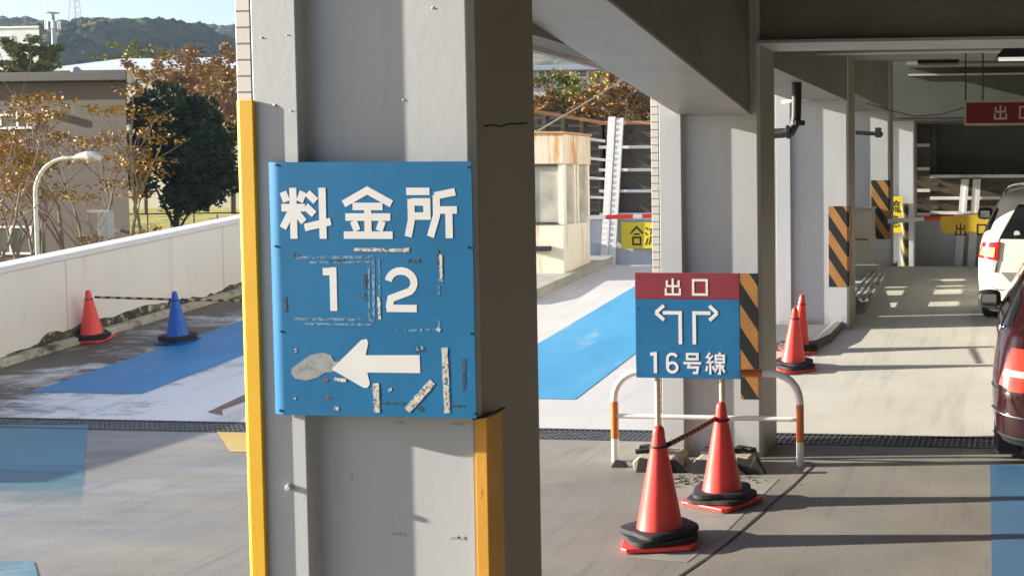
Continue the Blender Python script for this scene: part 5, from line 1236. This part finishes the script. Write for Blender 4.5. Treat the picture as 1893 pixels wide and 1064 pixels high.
mb.build('roof', plain('russet_tile', (.26, .11, .07), .8, .2, 6, .6, 8), hb)
mb = MB(); mb.box(P0.x-2.5, P2.x+2.5, Yw+.5, Yw+8.5, -3, ez_-.01); mb.build('wall', plain('house_wall', (.4, .36, .3), .8, .1, 2, 0), hb)

# ---- street lamp, grey post
Ys = 22.3; a = at(69, 455, Ys); z0 = -4.6; zt_ = at(120, 292, Ys).z
sl_t = thing('street_lamp', 'white curved street lamp in front of the maple tree', 'street lamp', (a.x, Ys, z0))
rr_ = at(125, 300, Ys).x-a.x; path = [(a.x, Ys, z0), (a.x, Ys, -1), (a.x, Ys, zt_-rr_)]+[(a.x+rr_*(1-math.cos(R(q))), Ys, zt_-rr_+rr_*math.sin(R(q))) for q in range(10, 91, 10)]
e = at(148, 291, Ys); path += [(e.x, Ys, e.z)]
mb = MB(); mb.tube(path, .038, 12); mb.build('pole', rail_white, sl_t, 0, True, auto=60)
h0, h1 = at(142, 290, Ys), at(186, 296, Ys); L_ = h1.x-h0.x
mb = MB(); mb.tube([(h0.x, Ys, h0.z), (h0.x+L_*.3, Ys, h0.z+.02), (h0.x+L_*.7, Ys, h0.z+.02), (h0.x+L_*.98, Ys, h0.z-.02)], [.05, .085, .10, .05], 12); mb.build('lamp_head', rail_white, sl_t, 0, True, auto=60)
mb = MB(); mb.lathe([(.03, -.11), (.09, -.08), (.12, -.03), (.12, 0)], 16, (h0.x+L_*.66, Ys, h0.z-.01)); mb.build('lens', lens_clear, sl_t, 0, True)
a, b = at(181, 440, 24), at(199, 388, 24); t = thing('grey_post', 'square pale grey post with a side arm right of the street lamp', 'post', ((a.x+b.x)/2, 24, -4.6))
mb = MB(); mb.box(a.x, b.x, 24, 24.18, -4.6, b.z); mb.build('post', panel_grey, t, .01); mb = MB(); mb.box(a.x-.2, b.x+.02, 23.96, 24.0, b.z-.06, b.z+.01); mb.build('arm', white_paint, t)
# handrail on the grass bank
mb = MB(); a, b = at(230, 396, 40), at(445, 393, 40); mb.tube([(a.x, 40, a.z), (b.x, 40, b.z)], .025, 6)
for i in range(6): x = a.x+(b.x-a.x)*i/5; mb.tube([(x, 40, a.z-1.2), (x, 40, a.z)], .02, 6)
tag(mb.build('handrail', dark_steel), 'thin dark handrail on the grass bank under the evergreen', 'handrail')
# ---- telecom mast and pylon
Yq = 75; a = at(100, 115, Yq); ptz = lambda py: at(103, py, Yq).z
tm = thing('telecom_mast', 'pale blue telecom mast with antenna rings above the white hall', 'mast', (a.x, Yq, -4.6))
mb = MB(); mb.tube([(a.x+.15, Yq, -4.6), (a.x+.06, Yq, ptz(60)), (a.x, Yq, ptz(22))], [.22, .15, .10], 10); mb.build('pole', plain('mast_grey', (.40, .46, .52), .4, .1, 1, 0), tm, 0, True)
for py, rr_, hh in ((54, .40, .5), (24, .40, 0)):
    z = ptz(py); mb = MB(); mb.tube([(a.x+rr_*math.cos(R(q)), Yq+rr_*math.sin(R(q)), z) for q in range(0, 361, 30)], .03, 6)
    for q in (0, 90, 180, 270): mb.tube([(a.x, Yq, z), (a.x+rr_*math.cos(R(q)), Yq+rr_*math.sin(R(q)), z)], .025, 5)
    mb.build('platform', plain('mast_steel', (.30, .33, .36), .5, .1, 1, 0), tm)
    mb = MB()
    for q in range(0, 360, 45):
        x, y = a.x+rr_*1.05*math.cos(R(q)), Yq+rr_*1.05*math.sin(R(q)); mb.tube([(x, y, z-.05), (x, y, z+.55)], .035 if py == 54 else .018, 6)
    mb.build('antenna', white_paint, tm)
Yq = 330; a = at(139, 50, Yq)
py_ = thing('lattice_pylon', 'pale lattice power pylon on the skyline right of the telecom mast', 'pylon', (a.x, Yq, a.z))
def pyl():
    mb = MB(); zt_ = at(139, -40, Yq).z; z0 = a.z-3; H_ = zt_-z0; n = 9
    cor = lambda k, sx, sy: Vector((a.x+sx*(1.5-1.1*k), Yq+sy*(1.5-1.1*k), z0+H_*k))
    for sx in (-1, 1):
        for sy in (-1, 1): mb.tube([cor(0, sx, sy), cor(1, sx, sy)], .13, 4)
    for i in range(n):
        k0, k1 = i/n, (i+1)/n
        for (s0, s1) in (((-1, -1), (1, -1)), ((1, -1), (1, 1)), ((1, 1), (-1, 1)), ((-1, 1), (-1, -1))):
            mb.tube([cor(k0, *s0), cor(k1, *s1)], .07, 4); mb.tube([cor(k0, *s1), cor(k1, *s0)], .07, 4)
    mb.build('tower', white_paint, py_); mb = MB()
    for py2 in (12, 23, 32):
        z = at(139, py2, Yq).z
        mb.tube([(a.x-1.0, Yq, z), (a.x, Yq, z+.25), (a.x+1.9, Yq, z-.1)], .08, 5)
    mb.build('crossarm', white_paint, py_)
pyl()
# ---- wooded hills
def hill(name, Y, prof, depth, seed, bump, step, mat, blobs=0, vis=(-999, 999)):
    random.seed(seed); xs0, xs1 = at(prof[0][0], 100, Y).x, at(prof[-1][0], 100, Y).x
    tops = [(at(px, py, Y).x, at(px, py, Y).z) for px, py in prof]
    def ztop(x): return interp([p[0] for p in tops], [p[1] for p in tops], x)
    nx = int((xs1-xs0)/step); ny = 26
    cell = {}
    def dome(x, y):
        best = 0; R_ = bump*1.6; i0, j0 = int(math.floor(x/R_)), int(math.floor(y/R_))
        for i in (i0-1, i0, i0+1):
            for j in (j0-1, j0, j0+1):
                if (i, j) not in cell: cell[(i, j)] = (i*R_+random.random()*R_, j*R_+random.random()*R_, random.uniform(.5, 1.1))
                cx_, cy_, s_ = cell[(i, j)]; d2 = ((x-cx_)**2+(y-cy_)**2)/(R_*.72)**2
                if d2 < 1: best = max(best, s_*bump*math.sqrt(1-d2))
        return best
    mb = MB()
    for j in range(ny+1):
        v = j/ny
        for i in range(nx+1):
            x = xs0+(xs1-xs0)*i/nx; y = Y-depth*(1-v)
            zz = -6+(ztop(x)-bump*.7+6)*math.sin(min(1, v*1.02)*math.pi/2)**.9
            mb.v.append((x, y, zz-bump*.3))
    n = nx+1
    for j in range(ny+1):
        for i in range(nx): mb.f.append((j*n+i, j*n+i+1, (j+1)*n+i+1, (j+1)*n+i)); mb.m.append(0)
    for q in range(blobs):                                  # tree crowns over the slope
        x = random.uniform(max(xs0, vis[0]), min(xs1, vis[1])); v = random.random()**.7; y = Y-depth*(1-v)
        zz = -6+(ztop(x)-bump*.7+6)*math.sin(min(1, v*1.02)*math.pi/2)**.9
        R_ = bump*random.uniform(.45, 1.0); b = len(mb.v); nu, nv = 9, 5; ph = random.random()*6
        for a_ in range(nv+1):
            th = math.pi*a_/nv*.72
            for c_ in range(nu):
                p_ = 2*math.pi*c_/nu+ph; rr = R_*random.uniform(.78, 1.16)
                mb.v.append((x+rr*math.sin(th)*math.cos(p_), y+rr*math.sin(th)*math.sin(p_), zz-R_*.35+rr*math.cos(th)*.95))
        for a_ in range(nv):
            for c_ in range(nu): mb.f.append((b+a_*nu+c_, b+(a_+1)*nu+c_, b+(a_+1)*nu+(c_+1) % nu, b+a_*nu+(c_+1) % nu)); mb.m.append(0)
    return tag(mb.build(name, mat, None, 0, True), kind='structure')
def hill_mat(name, a, b, c, sc):
    k = NT(name); f = k.noise(sc, (1, 1, 1), 8, .7); col = k.ramp(f, (.32, c4(a)), (.5, c4(b)), (.66, c4(c)))
    vo = k.n('ShaderNodeTexVoronoi'); vo.inputs['Scale'].default_value = .16; k.l(k.mapped(), vo.inputs['Vector'])
    bw = k.n('ShaderNodeSeparateColor'); k.l(vo.outputs['Color'], bw.inputs[0])
    col = k.mix(.6, col, k.ramp(bw.outputs[0], (.2, c4(a)), (.55, c4(b)), (.95, c4(c))))
    k.bump(k.noise(sc*7, (1, 1, 1), 6, .8), 1.0, 1.5); return k.done(col, .9, spec=.1)
hm = hill_mat('hill_wood', (.014, .034, .012), (.055, .095, .022), (.32, .24, .08), .16)
hill('hills', 300, [(-400, 60), (-100, 50), (60, 62), (110, 52), (170, 60), (215, 58), (250, 47), (300, 40), (345, 43), (372, 40), (400, 52), (430, 66), (460, 84), (600, 100), (1200, 120)], 120, 3, 3.6, 1.6, hm, 2600, (-292, -196))
hill('hills', 620, [(-500, 50), (-60, 38), (0, 34), (28, 30), (40, 38), (75, 33), (110, 45), (150, 41), (190, 41), (215, 50), (330, 60), (385, 52), (420, 48), (470, 50), (900, 70), (1500, 60)], 160, 9, 5.0, 3.0, hm, 1800, (-600, -410))
# ---- air
mb = MB(); mb.box(-420, 260, -60, 720, -9, 60); hz = mb.build('haze', bpy.data.materials.new('haze_air')); tag(hz, kind='stuff')
hm_ = hz.data.materials[0]; hm_.use_nodes = True; t_ = hm_.node_tree; t_.nodes.clear()
v_ = t_.nodes.new('ShaderNodeVolumePrincipled'); o_ = t_.nodes.new('ShaderNodeOutputMaterial'); t_.links.new(v_.outputs[0], o_.inputs['Volume'])
v_.inputs['Color'].default_value = (.60, .76, 1, 1); v_.inputs['Density'].default_value = .00036; v_.inputs['Anisotropy'].default_value = .0
